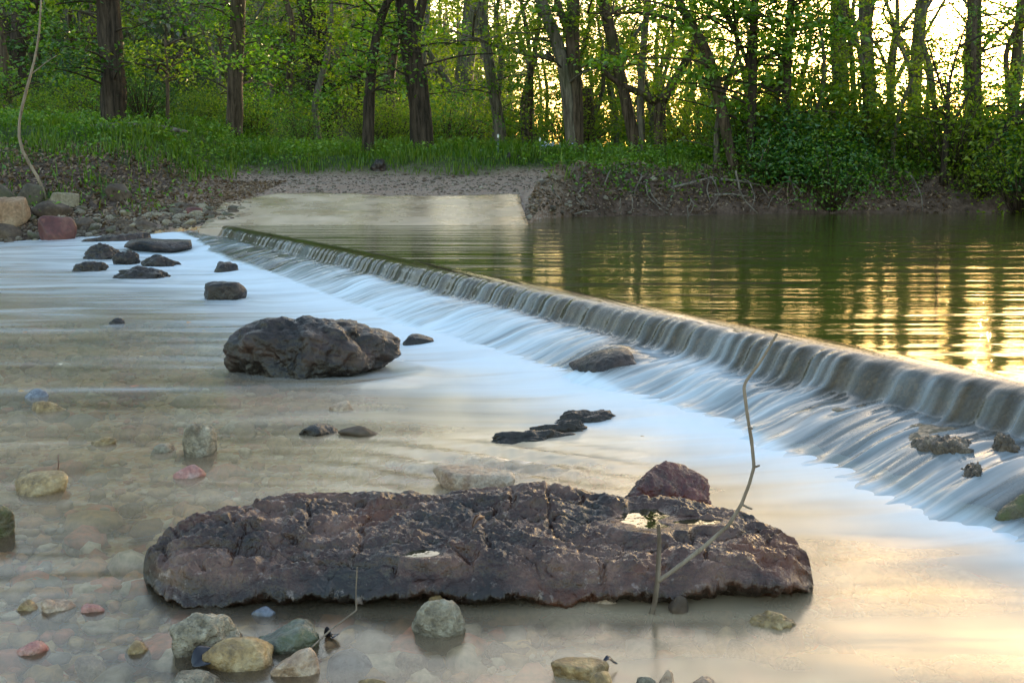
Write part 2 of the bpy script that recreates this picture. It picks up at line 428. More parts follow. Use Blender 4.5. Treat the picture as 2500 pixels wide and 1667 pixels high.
# ------------------------------------------------------------------ ground
def grid(xs, ys):
    X, Y = np.meshgrid(xs, ys)
    nx, ny = len(xs), len(ys)
    i = np.arange(ny - 1)[:, None] * nx; j = np.arange(nx - 1)[None]
    Q = np.stack([i + j, i + j + 1, i + nx + j + 1, i + nx + j], -1).reshape(-1, 4)
    return X.ravel(), Y.ravel(), Q
def build_ground():
    xs = np.concatenate([np.linspace(-300, -30, 30)[:-1], np.linspace(-30, -13, 40)[:-1], np.arange(-13, 14, .11), np.linspace(14, 32, 40)[1:], np.linspace(32, 300, 30)[1:]])
    ys = np.concatenate([np.linspace(-60, 1, 14)[:-1], np.arange(1, 15, .14), np.arange(15, 29, .10), np.linspace(29, 60, 60)[1:], np.linspace(60, 500, 45)[1:]])
    X, Y, Q = grid(xs, ys)
    Z = zt(X, Y)
    t, n = tn(X, Y)
    d = Y - ysh(X)
    nz = fbm(X * .5, Y * .5, o=3, seed=41)
    wet = ((d < .1) & (n > -.1)).astype(float)
    gravel = sstep(-6.3, -5.3, X + nz * .8) * (1 - sstep(.3, 1.3, X - .4 * np.maximum(Y - 20.5, 0))) * (1 - sstep(23.6, 24.9, Y + nz * .6)) * (d > -1)
    rub = (1 - sstep(.9, 2.6, d + nz * 1.2)) * (X < -4.5)
    dirt = np.maximum(rub, sstep(-.3, .1, nz + .15) * (X < -5.5) * (1 - sstep(4.0, 6.0, d + nz * 2)))
    dirt = np.maximum(dirt, (n < 0) * (d < .15))
    dirt = np.maximum(dirt, (X > .3) * (1 - sstep(.9, 1.6, d + nz * 1.0)))
    m, nt, out = newmat('creek_ground')
    pos = nd(nt, 'NewGeometry').outputs['Position']
    n1 = noise(nt, pos, 1.2, 6, .6); n2 = noise(nt, pos, 18, 5, .6); n3 = noise(nt, pos, 6, 5, .65)
    vo = nd(nt, 'TexVoronoi', Vector=pos, Scale=42.0); vo2 = nd(nt, 'TexVoronoi', Vector=pos, Scale=34.0)
    bedc = ramp(nt, nd(nt, 'SeparateColor', Color=vo.outputs['Color']).outputs[0], [(0, (.56, .34, .15)), (.3, (.68, .46, .25)), (.5, (.54, .23, .10)), (.7, (.54, .42, .30)), (1, (.72, .56, .40))])  # pebble colours, orange raised in place of warm sky reflected on the water
    bedc = mixc(nt, ramp(nt, n1, [(.4, 0.0), (.62, .5)]), bedc, (.40, .27, .12))
    soil = ramp(nt, n3, [(.3, (.022, .030, .010)), (.5, (.035, .06, .012)), (.7, (.06, .085, .02))])
    dirtc = ramp(nt, n3, [(.3, (.035, .022, .016)), (.5, (.085, .055, .042)), (.7, (.15, .105, .085))])
    grav = ramp(nt, n3, [(.3, (.17, .105, .075)), (.5, (.27, .175, .13)), (.7, (.35, .245, .19))])
    spk = nd(nt, 'SeparateColor', Color=vo2.outputs['Color']).outputs[1]
    grav = mixc(nt, ramp(nt, spk, [(.55, 0.0), (1, .7)]), grav, (.46, .41, .36))
    grav = mixc(nt, ramp(nt, spk, [(.0, .6), (.35, 0.0)]), grav, (.13, .095, .08))
    trk = noise(nt, mapping(nt, pos, (.12, 1.6, .1)), 1.0, 3)
    grav = mixc(nt, ramp(nt, trk, [(.42, 0.0), (.6, .55)]), grav, (.34, .22, .165))
    col = mixc(nt, attr(nt, 'dirt'), soil, dirtc)
    col = mixc(nt, attr(nt, 'gravel'), col, grav)
    col = mixc(nt, attr(nt, 'bed'), col, bedc)
    h = math_(nt, 'ADD', n2, math_(nt, 'MULTIPLY', vo2.outputs[0], .8))
    b = nd(nt, 'Bump', Height=h, Strength=.7, Distance=.03).outputs[0]
    p = nd(nt, 'BsdfPrincipled', Base_Color=col, Roughness=.85, Normal=b)
    p.inputs['Specular IOR Level'].default_value = .25
    nt.links.new(p.outputs[0], out.inputs[0])
    o = mk('ground', np.stack([X, Y, Z], 1), Q, m, attrs={'gravel': gravel, 'dirt': np.clip(dirt, 0, 1), 'bed': wet})
    tag(o, 'creek bed and rising earth banks below the wood', kind='structure')
build_ground()

# ramp of the ford: a wet concrete sheet sloping into the pool
def build_ramp():
    top_l, top_r, bot_r, bot_l = (-4.95, 20.0), (.12, 20.05), (.26, 16.2), (-4.6, 16.2)
    u = np.linspace(0, 1, 60); v = np.linspace(0, 1, 40)
    Uu, Vv = np.meshgrid(u, v); Uu = Uu.ravel(); Vv = Vv.ravel()
    x = (1 - Vv) * ((1 - Uu) * bot_l[0] + Uu * bot_r[0]) + Vv * ((1 - Uu) * top_l[0] + Uu * top_r[0])
    x = x + .07 * Vv * pn(Vv * 6, Uu * 0 + .3, seed=21) * sstep(.8, 1, Uu)
    y = (1 - Vv) * 16.2 + Vv * (20.0 + .14 * np.sin(Uu * 7) + .35 * fbm(Uu * 9, Uu * 0 + .5, o=4, seed=22) - 1.1 * (1 - sstep(0, .16, Uu)))
    z = .28 + (y - 16.7) * .118 + .035
    V = np.stack([x, y, z], 1)
    nx, ny = 60, 40
    i = np.arange(ny - 1)[:, None] * nx; j = np.arange(nx - 1)[None]
    Q = np.stack([i + j, i + j + 1, i + nx + j + 1, i + nx + j], -1).reshape(-1, 4)
    edge = np.concatenate([np.arange(nx), np.arange(1, ny) * nx + nx - 1, (ny - 1) * nx + np.arange(nx - 2, -1, -1), np.arange(ny - 2, 0, -1) * nx])
    V2 = V[edge].copy(); V2[:, 2] -= .30
    k = np.arange(len(edge)); kk = (k + 1) % len(edge)
    Q2 = np.stack([edge[k], k + nx * ny, kk + nx * ny, edge[kk]], 1)
    m, nt, out = newmat('wet_concrete')
    pos = nd(nt, 'NewGeometry').outputs['Position']
    n1 = noise(nt, pos, 1.3, 5, .6); n2 = noise(nt, mapping(nt, pos, (3, 9, 3)), 1.0, 4, .6)
    col = ramp(nt, n1, [(.3, (.36, .24, .15)), (.7, (.54, .395, .28))])
    col = mixc(nt, ramp(nt, noise(nt, mapping(nt, pos, (1.2, 4, 1)), 1.0, 5, .65), [(.5, 0.0), (.68, .6)]), col, (.16, .12, .08))
    b = nd(nt, 'Bump', Height=n2, Strength=.12, Distance=.02).outputs[0]
    p = nd(nt, 'BsdfPrincipled', Base_Color=col, Roughness=ramp(nt, n1, [(.35, .20), (.65, .36)]), Normal=b)
    p.inputs['Specular IOR Level'].default_value = 1.0
    nt.links.new(p.outputs[0], out.inputs[0])
    o = mk('ford_ramp', np.concatenate([V, V2]), np.concatenate([Q, Q2]), m)
    tag(o, 'wet concrete ramp of the ford sloping from the gravel road into the pool', 'ramp')
build_ramp()

# ------------------------------------------------------------------ weir and water
TT = [-2.5]
while TT[-1] < LW + .35: TT.append(TT[-1] + .011 * (1 + max(TT[-1], 0) * .16))
TT = np.array(TT)
PRN = np.array([-.16, -.13, -.10, -.05, 0.0, .035, .055, .072, .095, .15, .24, .34, .44, .52, .60, .70])
PRZ = np.array([.300, .300, .2985, .291, .274, .244, .205, .172, .152, .143, .132, .106, .066, .040, .024, .004])
SS = np.linspace(0, len(PRN) - 1, 76)
PN, PZs = np.interp(SS, np.arange(len(PRN)), PRN), np.interp(SS, np.arange(len(PRN)), PRZ)
for _ in range(3):
    PN[1:-1] = .25 * PN[:-2] + .5 * PN[1:-1] + .25 * PN[2:]; PZs[1:-1] = .25 * PZs[:-2] + .5 * PZs[1:-1] + .25 * PZs[2:]
def sight_apron(cx, cy):
    for yy in np.arange(3.5, 7, .02):
        p = atd(cx, cy, yy); t_, n_ = tn(p[0], p[1])
        if p[2] <= np.interp(n_, PRN, PRZ): break
    return p, float(t_), float(n_)
APP, APT, APN = sight_apron(1490, 890)
def over_rock(T, n): return np.exp(-((T - APT + .35 * (n - APN)) / .21) ** 2 - ((n - APN) / .17) ** 2)
def weir_surface(t, pn_, pz_, water):
    T = t[:, None]; n = np.broadcast_to(pn_[None], (len(t), len(pn_))).copy(); z = np.broadcast_to(pz_[None], n.shape).copy()
    ap = sstep(.06, .16, pn_)[None]; lipw = (sstep(-.06, .03, pn_) * (1 - .5 * sstep(.1, .2, pn_)))[None]
    z += ap * (.030 * pn(T * 1.1, n * 2.2, seed=71) + .030 * pn(T * 2.7, n * 3, seed=72)) * (1 - sstep(.5, .62, n))
    n += ap * sstep(.1, .6, pn_)[None] * (.11 * pn(T * .7 + 3, T * 0 + .4, seed=73) + .07 * pn(T * 2.1, T * 0 + 2.4, seed=74))
    z = z + .085 * over_rock(T, n)
    lift = zl(*from_tn(T, n)) * sstep(.05, .4, n)
    z = np.maximum(z, z * 0 + lift + np.minimum(z, .03) - .02) if False else z + lift * (1 - sstep(.0, .3, z)) 
    if not water:                                     # lumps of rock and cemented gravel below the lip
        lump = fbm(T * 5, n * 5, o=4, seed=81, ridged=True) * .020 * ap
        nearb = (1 - sstep(.6, 1.6, T)) * ap
        lump = lump + nearb * (np.maximum(pn(T * 3.1, n * 3.1, seed=82), -.1) * .10 + .02 * fbm(T * 14, n * 14, o=3, seed=83))
        for (t0, n0, r, hgt) in ((2.42, .30, .22, .075), (2.62, .2, .16, .05)):
            lump = lump + 0.0 * hgt * np.exp(-(((T - t0) / r) ** 2 + ((n - n0) / (r * 1.3)) ** 2))
        z = z + lump - .055 * over_rock(T, n)
        z -= .024 + .05 * sstep(.36, .56, n); n -= .016 * lipw
        return n, z, None
    rw = T * 9.5 + 3.2 * pn(T * 1.7, n * 0 + .5, seed=91)
    rib = 1 - np.abs(pn(rw, n * 1.1 + .3, seed=92)) * 2.6
    rib = np.clip(rib, 0, 1) ** 1.3
    fine = np.clip(1 - np.abs(pn(T * 15, n * 1.6 + .7, seed=93)) * 2.4, 0, 1)
    amp = .020 * lipw * np.clip(.7 + 1.5 * pn(T * .9, T * 0 + 8.2, seed=98), .15, 1.5) + .016 * ap
    z += amp * (rib - .4) * .40 + .004 * lipw * (fine - .4); n += lipw * (rib - .4) * .013
    z += .006 * ap * (fine - .4)
    return n, z, (rib, fine)
def strip_quads(nt_, ns):
    i = np.arange(nt_ - 1)[:, None] * ns; j = np.arange(ns - 1)[None]
    return np.stack([i + j, i + ns + j, i + ns + j + 1, i + j + 1], -1).reshape(-1, 4)
def build_weir():
    pn_, pz_ = PN.copy(), PZs.copy()
    n, z, _ = weir_surface(TT, pn_, pz_, False)
    z = np.where(pn_[None] < -.10, z - (-.10 - pn_[None]) * 6, z)
    x, y = from_tn(TT[:, None], n)
    V = np.stack([x, y, z], -1).reshape(-1, 3)
    m, nt, out = newmat('algae_stained_concrete')
    pos = nd(nt, 'NewGeometry').outputs['Position']
    n1 = noise(nt, pos, 4, 6, .6); n2 = noise(nt, pos, 45, 5, .65); n3 = noise(nt, pos, 11, 4)
    vo = nd(nt, 'TexVoronoi', Vector=pos, Scale=38.0)
    col = ramp(nt, n1, [(.32, (.022, .017, .006)), (.5, (.075, .052, .024)), (.68, (.17, .12, .065))])
    col = mixc(nt, ramp(nt, nd(nt, 'SeparateColor', Color=vo.outputs['Color']).outputs[0], [(.6, 0.0), (1, .6)]), col, (.30, .22, .16))
    col = mixc(nt, ramp(nt, n3, [(.5, 0.0), (.65, .6)]), col, (.05, .062, .015))
    b = nd(nt, 'Bump', Height=n2, Strength=.7, Distance=.01).outputs[0]
    b = nd(nt, 'Bump', Height=vo.outputs[0], Strength=.7, Distance=.014, Normal=b).outputs[0]
    p = nd(nt, 'BsdfPrincipled', Base_Color=col, Roughness=.3, Normal=b)
    nt.links.new(p.outputs[0], out.inputs[0])
    o = mk('weir', V, strip_quads(len(TT), len(PN)), m)
    tag(o, 'low algae-stained weir with a rounded lip running diagonally across the creek', 'weir')
build_weir()

def water_nodes(nt, tint, milk_col, milk, rough, bump_n, ior=1.33):
    fr = nd(nt, 'Fresnel', IOR=ior, Normal=bump_n).outputs[0]
    tr = nd(nt, 'BsdfTransparent', Color=tint).outputs[0]
    df = nd(nt, 'BsdfDiffuse', Color=milk_col, Normal=bump_n).outputs[0]
    s = nd(nt, 'MixShader', i0=milk, i1=tr, i2=df).outputs[0]
    gl = nd(nt, 'BsdfGlossy', Color=(1, 1, 1), Roughness=rough, Normal=bump_n).outputs[0]
    return nd(nt, 'MixShader', i0=fr, i1=s, i2=gl).outputs[0]
def foam_nodes(nt, bump_n, col=(.64, .73, .83)):
    p = nd(nt, 'BsdfPrincipled', Base_Color=col, Roughness=.55, Normal=bump_n)
    p.inputs['Specular IOR Level'].default_value = .3
    p.inputs['Subsurface Weight'].default_value = 0.0
    return p.outputs[0]

def build_fall():
    n, z, (rib, fine) = weir_surface(TT, PN, PZs, True)
    T = TT[:, None] + 0 * n
    x, y = from_tn(T, n)
    V = np.stack([x, y, z], -1).reshape(-1, 3)
    pb = np.broadcast_to(PN[None], n.shape)
    lip = sstep(-.04, .04, pb)
    ap = sstep(.085, .20, pb + .05 * pn(T * 1.3, T * 0 + 5, seed=95))
    am = np.interp(TT, [-2.5, -.3, .3, .9, 1.5, 2.1, 2.45, 2.7, 3.2, 6.0, 7.5, 9.5, 13, 18], [.14, .18, .26, .46, .70, .74, .30, .70, .95, .95, .60, .28, .22, .4])[:, None]
    am = am + .38 * pn(T * 1.4, pb * 2.0, seed=96) + .34 * pn(T * 4.1, pb * 1.6, seed=97)
    str_ = np.clip(.55 + 1.3 * pn(T * .9, T * 0 + 8.2, seed=98), .05, 1.3)
    foam = lip * (1 - ap) * (.03 + .34 * str_ * rib ** 2.5) + ap * np.clip(am, .03, 1) * (.58 + .24 * rib + .26 * fine)
    foam = foam * np.interp(pb, [-.2, -.05, 0.0, .7], [0, .0, .8, 1.0])
    foam = np.maximum(foam, sstep(.48, .60, pb) * np.interp(TT, [-2.5, 0, 1, 18], [.40, .55, .95, .95])[:, None])
    foam = foam * (1 - .90 * np.clip(over_rock(T, pb) * 1.5, 0, 1) * (1 - sstep(.5, .6, pb)))
    m, nt, out = newmat('falling_creek_water')
    tcn = nd(nt, 'Combine XYZ'.replace(' ', ''), X=attr(nt, 'ct'), Y=attr(nt, 'cn')).outputs[0]
    st = noise(nt, mapping(nt, tcn, (30, 1.6, 1)), 1.0, 4, .6, .3)
    st2 = noise(nt, mapping(nt, tcn, (9, 1.0, 1)), 1.0, 3, .5, .3)
    b = nd(nt, 'Bump', Height=math_(nt, 'ADD', math_(nt, 'MULTIPLY', st, .3), st2), Strength=.22, Distance=.012).outputs[0]
    w_ = water_nodes(nt, (.80, .72, .55), (.17, .125, .075), .14, .10, b, 1.36)
    f_ = foam_nodes(nt, b)
    fac = attr(nt, 'foam')
    mod = math_(nt, 'MULTIPLY', math_(nt, 'SUBTRACT', math_(nt, 'ADD', st, st2), 1.0), 1.1)
    k = math_(nt, 'MULTIPLY', fac, math_(nt, 'SUBTRACT', 1.15, fac))
    fac = math_(nt, 'ADD', fac, math_(nt, 'MULTIPLY', mod, math_(nt, 'MULTIPLY', k, 2.2)))
    fac.node.use_clamp = True
    s = nd(nt, 'MixShader', i0=fac, i1=w_, i2=f_).outputs[0]
    nt.links.new(s, out.inputs[0])
    keep = len(PN)
    o = mk('waterfall', V, strip_quads(len(TT), keep), m, attrs={'foam': np.clip(foam, 0, 1), 'ct': T, 'cn': pb})
    tag(o, 'smooth sheet of water sliding over the weir lip and foaming down its apron', kind='structure')
build_fall()

def build_pool():
    # upstream of the lip; grid in weir coordinates so that the edge meets the falling sheet
    ts = np.concatenate([np.arange(-40, -2.5, 1.0), np.arange(-2.5, LW + .3, .2)])
    ns = np.concatenate([[-.158], -.158 - np.cumsum(np.linspace(.06, 1.3, 44))])
    T, Nn = np.meshgrid(ts, ns)
    T = T.ravel(); Nn = Nn.ravel()
    x, y = from_tn(T, Nn)
    V = np.stack([x, y, np.full_like(x, .3 - .0005)], 1)
    nx, ny = len(ts), len(ns)
    i = np.arange(ny - 1)[:, None] * nx; j = np.arange(nx - 1)[None]
    Q = np.stack([i + j, i + nx + j, i + nx + j + 1, i + j + 1], -1).reshape(-1, 4)
    m, nt, out = newmat('dark_green_pool_water')
    pos = nd(nt, 'NewGeometry').outputs['Position']
    h1 = noise(nt, mapping(nt, pos, (.30, 2.6, 1), (0, 0, .06)), 1.0, 3, .5, .4)
    h2 = noise(nt, mapping(nt, pos, (1.2, 9, 1), (0, 0, -.05)), 1.0, 2, .5, .3)
    h3 = noise(nt, mapping(nt, pos, (.18, .9, 1)), 1.0, 2, .5)
    h = math_(nt, 'ADD', math_(nt, 'MULTIPLY', h1, 1.0), math_(nt, 'ADD', math_(nt, 'MULTIPLY', h2, .13), math_(nt, 'MULTIPLY', h3, 1.2)))
    b = nd(nt, 'Bump', Height=h, Strength=.42, Distance=.05).outputs[0]
    w_ = water_nodes(nt, (.45, .50, .28), (.065, .070, .010), .85, .075, b)
    nt.links.new(w_, out.inputs[0])
    o = mk('pool_water', V, Q, m)
    tag(o, 'calm dark green pool held back by the weir', kind='structure')
build_pool()

def build_stream():
    xs = np.concatenate([np.linspace(-60, -14, 24)[:-1], np.arange(-14, 3.6, .07)])
    ys = [.6]
    while ys[-1] < 17.8: ys.append(ys[-1] + .022 + ys[-1] * .006)
    ys = np.array(ys)
    X, Y, Q = grid(xs, ys)
    t, n = tn(X, Y)
    nb = n - FOOT
    Z = zl(X, Y)
    # flow runs off the weir and turns to the left
    a = np.interp(nb, [0, 1.0, 3.0], [0, .35, .6])
    fx = X + .35 * np.sin(Y * .9) ; fy = Y + .25 * pn(X * .5, Y * .5, seed=111)
    near = np.exp(-np.maximum(nb, 0) / np.interp(t, [0, 2, 4, 7, 10, 16], [.55, .75, .8, 1.0, 1.6, 2.0]))
    stre = pn(fx * .42, fy * 2.0, seed=112) + .5 * pn(fx * .9, fy * 4.5, seed=113)
    Lr = np.interp(t, [-1, 0, 1, 2, 3.2, 4.5, 7, 10, 16], [.20, .28, .42, .58, .85, .95, 1.3, 2.0, 2.6])
    r = np.maximum(nb, 0) / Lr
    foam = np.exp(-r ** 1.6) + .22 * np.exp(-r / 1.6) * stre * 1.6
    # broad tongues of foam drifting left below the rocks of the far end
    far = sstep(6.0, 8.6, Y) * sstep(-.02, .25, stre + .05) * sstep(-14, -3, X) * .42 * (1 - sstep(14.5, 15.8, Y))
    foam = np.maximum(foam, far)
    lines = np.clip(1 - np.abs(pn(fx * .16, fy * 1.5, seed=114)) * 7, 0, 1) * sstep(6.5, 9, Y) * (1 - sstep(14.5, 15.6, Y)) * .40
    foam = np.maximum(foam, lines)
    # the current parts round the rocks: foam heaps up above them and a darker wake trails to the left
    for (bx0, by1, bx1) in ((306, 620, 482), (204, 634, 292), (278, 644, 342), (340, 650, 442), (176, 664, 264), (276, 683, 412), (514, 667, 584), (494, 733, 606), (555, 922, 985), (984, 845, 1060), (266, 791, 306)):
        q = at((bx0 + bx1) / 2, by1, .02); rr = (bx1 - bx0) / 2 * q[1] / F
        ex = (X - q[0]) / rr; ey = (Y - q[1] - rr * .5) / (rr * .75); r0 = np.hypot(ex, ey)
        wake = np.exp(-((ey + .25) / .55) ** 2) * (1 - sstep(-.4, .5, ex)) * np.exp(np.minimum(ex + .8, 0) / 2.6) * sstep(.8, 1.1, r0)
        foam = foam * (1 - .62 * wake)
        coll = np.exp(-((r0 - 1.18) / .22) ** 2) * sstep(-.5, .6, ex + ey * .4)
        edge_ = np.exp(-((np.abs(ey + .25) - .75 - .12 * np.abs(ex)) / .22) ** 2) * (1 - sstep(-.2, .6, ex)) * np.exp(np.minimum(ex + .8, 0) / 2.2)
        foam = np.maximum(foam, (.75 * coll + .5 * edge_) * (.55 if by1 > 700 else 1))
        Z = Z + .022 * min(1, rr * 2.5) * coll
    # standing waves by the ledge behind the slab
    px, py, _ = at(1200, 1130, 0)
    sw = np.exp(-(((X - px) / .42) ** 2 + ((Y - py) / .30) ** 2))
    Z = Z + sw * .018 * np.sin((X * .8 + Y * 1.4) * 24 + 2 * pn(X * 3, Y * 3, seed=115)) 
    Z = Z + .010 * near * pn(X * 4, Y * 4, seed=116) + .03 * np.exp(-(np.maximum(nb, 0) / .25) ** 2)
    Z = Z + sstep(7, 10, Y) * .02 * pn(X * .8, Y * 2.2, seed=117)
    keep = (n > .40) 
    kq = keep[Q].all(1)
    Q = Q[kq]
    m, nt, out = newmat('shallow_creek_water')
    pos = nd(nt, 'NewGeometry').outputs['Position']
    wv = noise(nt, mapping(nt, pos, (.55, 2.2, 1), (0, 0, .15)), 1.0, 2, .5, .6)
    st = noise(nt, mapping(nt, pos, (.8, 4.5, 1), (0, 0, .12)), 1.0, 3, .5, .7)
    mk_ = noise(nt, mapping(nt, pos, (.8, 2.0, 1), (0, 0, .2)), 1.0, 3, .5, .4)
    b = nd(nt, 'Bump', Height=math_(nt, 'ADD', wv, math_(nt, 'MULTIPLY', st, .25)), Strength=.22, Distance=.05).outputs[0]
    w_ = water_nodes(nt, (1.0, .93, .80), (.93, .69, .45), math_(nt, 'MULTIPLY', ramp(nt, mk_, [(.35, .22), (.65, .62)]), attr(nt, 'silt')), .20, b)  # silty milk, its colour warmed to stand in for reflected peach sky
    f_ = foam_nodes(nt, b)
    fac = attr(nt, 'foam')
    k = math_(nt, 'MULTIPLY', fac, math_(nt, 'SUBTRACT', 1.05, fac))
    fac = math_(nt, 'ADD', fac, math_(nt, 'MULTIPLY', math_(nt, 'SUBTRACT', st, .5), math_(nt, 'MULTIPLY', k, 4.2)))
    fac.node.use_clamp = True
    s = nd(nt, 'MixShader', i0=fac, i1=w_, i2=f_).outputs[0]
    nt.links.new(s, out.inputs[0])
    used = np.unique(Q); rm = np.zeros(len(X), int); rm[used] = np.arange(len(used))
    o = mk('creek_water', np.stack([X, Y, Z], 1)[used], rm[Q], m, attrs={'foam': np.clip(foam, 0, 1)[used], 'silt': ((.42 - .26 * (1 - sstep(2.6, 4.2, Y))) + (.58 + .10 * (1 - sstep(2.6, 4.2, Y))) * sstep(-.9, .7, X + .25 * (Y - 2.5)))[used]})
    tag(o, 'shallow creek water below the weir, milky with foam', kind='structure')
build_stream()

# ------------------------------------------------------------------ rocks
_ico = {}
def ico(sub):
    if sub not in _ico:
        bm = bmesh.new(); bmesh.ops.create_icosphere(bm, subdivisions=sub, radius=1.0)
        _ico[sub] = (np.array([v.co[:] for v in bm.verts]), np.array([[v.index for v in f.verts] for f in bm.faces])); bm.free()
    return _ico[sub]
def rock_shape(seed, sub=4, planes=14, soft=14.0, rough=.10, freq=1.6, flat=.0, ar=(1, 1, 1)):
    D, T = ico(sub); rng = np.random.default_rng(seed)
    N = rng.normal(0, 1, (planes, 3)); N /= np.linalg.norm(N, axis=1)[:, None]
    d = rng.uniform(.62, 1.0, planes)
    if flat: N = np.concatenate([N, [[0.05, 0.02, 1.0]]]); d = np.concatenate([d, [flat]])
    dot = D @ N.T
    k = np.where(dot > .08, d[None] / np.maximum(dot, .08), 9)
    k = np.minimum(k, 1.35)
    r = -np.log(np.exp(-soft * k).sum(1) + math.exp(-soft * 1.3)) / soft
    P = D * r[:, None]
    G = P * np.asarray(ar)
    f = fbm(G[:, 0] * freq + seed * .37, G[:, 1] * freq, G[:, 2] * freq, 5, seed)
    rg = fbm(G[:, 0] * freq * 2.2 + 9, G[:, 1] * freq * 2.2 + seed, G[:, 2] * freq * 2.2, 4, seed + 3, True)
    P = P + D * (rough * f + rough * .6 * rg)[:, None]
    lo, hi = P.min(0), P.max(0)
    return (P - (lo + hi) / 2) / ((hi - lo) / 2), T
RSEED = [100]
def rock(box, mat, label, cat='rock', name='rock', z0=None, depth=.8, sub=4, planes=14, rough=.12, soft=14., sink=.55, group=None, freq=1.6, flat=0., ydist=None, seed=None, hmin=.012, hmax=9.):
    """a stone filling the box (x0,y0,x1,y1) of the photograph; its foot stands at level z0"""
    RSEED[0] += 1; sd_ = seed or RSEED[0]
    x0, y0, x1, y1 = box; cx = (x0 + x1) / 2
    if ydist is not None:
        p = atd(cx, y1, ydist); zw = p[2]
    elif z0 is None:
        p = at(cx, y1, 0.0)
        for _ in range(4): p = at(cx, y1, float(zl(p[0], p[1])))
        zw = p[2]
    else: p = at(cx, y1, z0); zw = z0
    wdt = (x1 - x0) * p[1] / F
    dp = wdt * depth; yc = p[1] + dp * .42
    h = min(max(atd(cx, y0, yc + dp * .12)[2] - zw, hmin), hmax)
    P, T = rock_shape(sd_, sub, planes, soft, rough, freq, flat, (1, depth, min(1, h * (1 + sink) / wdt)))
    V = np.empty_like(P)
    wdt = wdt * yc / p[1]
    V[:, 0] = P[:, 0] * wdt / 2; V[:, 1] = P[:, 1] * dp / 2
    lo = -sink * h - .02; V[:, 2] = (P[:, 2] + 1) / 2 * (h - lo) + lo
    xc = atd(cx, y1, yc)[0]
    o = mk(name, V, T, mat)
    o.location = (xc, yc, zw)
    if group: o['group'] = group
    return tag(o, label, cat)

G1 = 'wet rocks breaking the water'
rock((555, 762, 985, 922), M['dark'], 'big rugged dark rock standing alone in the stream, white foam behind it', sub=6, planes=13, rough=.26, depth=.75, sink=.35, freq=2.2, seed=231, soft=14)
rock((306, 583, 482, 620), M['dark'], 'flat-topped wet slab rock where the weir meets the rubble bank', depth=.9, planes=10, flat=.5, soft=26, group=G1)
rock((204, 566, 372, 602), M['dark'], 'long low blackish rock along the edge of the rubble bank', depth=.7, group=G1, rough=.26, freq=3.0, sub=5)
rock((204, 592, 292, 634), M['dark'], 'small jagged wet rock with water bulging around its left side', depth=.8, group=G1, rough=.26, freq=3.0, sub=5)
rock((278, 611, 342, 644), M['dark'], 'little dark rock tucked under the flat-topped wet slab', depth=.8, group=G1, rough=.26, freq=3.0, sub=5)
rock((340, 620, 442, 650), M['dark'], 'wet rounded rock in foam just below the flat-topped slab', depth=.8, group=G1, rough=.26, freq=3.0, sub=5)
rock((176, 636, 264, 664), M['dark'], 'low dark rock, last of the rocks toward the calm left water', depth=.8, group=G1, rough=.26, freq=3.0, sub=5)
rock((276, 648, 412, 683), M['dark'], 'oblong dark rock lying across the foam streaks', depth=.7, group=G1, rough=.26, freq=3.0, sub=5)
rock((514, 638, 584, 667), M['dark'], 'small two-humped rock in foam close under the far weir', depth=.7, rough=.25, group=G1)
rock((494, 684, 606, 733), M['dark'], 'wedge-shaped grey-brown rock with a light streak across its face', depth=.7, planes=9, soft=22, group=G1)
rock((266, 775, 306, 791), M['dark'], 'tiny dark stone poking out of the calm water on the left', 'stone', 'stone', depth=.8, sub=3)
rock((984, 815, 1060, 845), M['dark'], 'small dark stone in white foam right of the big rugged rock', 'stone', 'stone', depth=.8)
# the ledge: two humps of one diagonal rock
def build_ledge():
    mb = MB()
    for (box, sdn, ro) in (((1180, 1048, 1420, 1080), 301, .3), ((1350, 1002, 1520, 1034), 302, .3), ((1290, 1025, 1440, 1058), 303, .3)):
        x0, y0, x1, y1 = box; cx = (x0 + x1) / 2; p = at(cx, y1, 0)
        wd = (x1 - x0) * p[1] / F; P, T = rock_shape(sdn, 5, 12, 10, ro, 2.0)
        h = max(atd(cx, y0, p[1] + wd * .18)[2], .02)
        V = np.stack([P[:, 0] * wd / 2 + p[0], P[:, 1] * wd * .22 + p[1] + wd * .18 + P[:, 0] * wd * .10, (P[:, 2] + 1) / 2 * (h + .08) - .08], 1)
        mb.add(V, None, T)
    p = at(1340, 1050, 0)
    tag(mb.build('rock_ledge', M['dark'], loc=(p[0], p[1], 0)), 'long dark ledge of rock lying diagonally at the edge of the foam', 'rock')
build_ledge()

# the great slab in front
XS_B = [342, 400, 470, 560, 640, 760, 860, 950, 1000, 1060, 1150, 1230, 1290, 1330, 1380, 1440, 1500, 1560, 1660, 1760, 1840, 1900, 1950, 1985, 1994]
YS_B = [1342, 1305, 1268, 1236, 1216, 1210, 1206, 1203, 1190, 1196, 1186, 1182, 1172, 1172, 1186, 1202, 1208, 1212, 1216, 1240, 1262, 1288, 1318, 1356, 1405]
XS_F = [342, 400, 520, 700, 900, 1000, 1150, 1280, 1400, 1600, 1800, 1930, 1994]
YS_F = [1375, 1385, 1400, 1404, 1385, 1372, 1380, 1392, 1394, 1378, 1362, 1372, 1412]
def slab_yb(sx): return np.interp(sx, [342, 380, 470, 640, 900, 1400, 1700, 1850, 1950, 1994], [2.66, 2.72, 2.80, 2.90, 2.96, 2.97, 2.95, 2.84, 2.70, 2.575])
def slab_yf(sx): return np.interp(sx, [342, 380, 450, 700, 1200, 1700, 1900, 1994], [2.62, 2.56, 2.505, 2.49, 2.495, 2.49, 2.495, 2.55])
def rz(sy, y):
    v = -(np.asarray(sy) - 833.5) / F
    return 1 + y * (-math.sin(TH) + v * math.cos(TH)) / (math.cos(TH) + v * math.sin(TH))
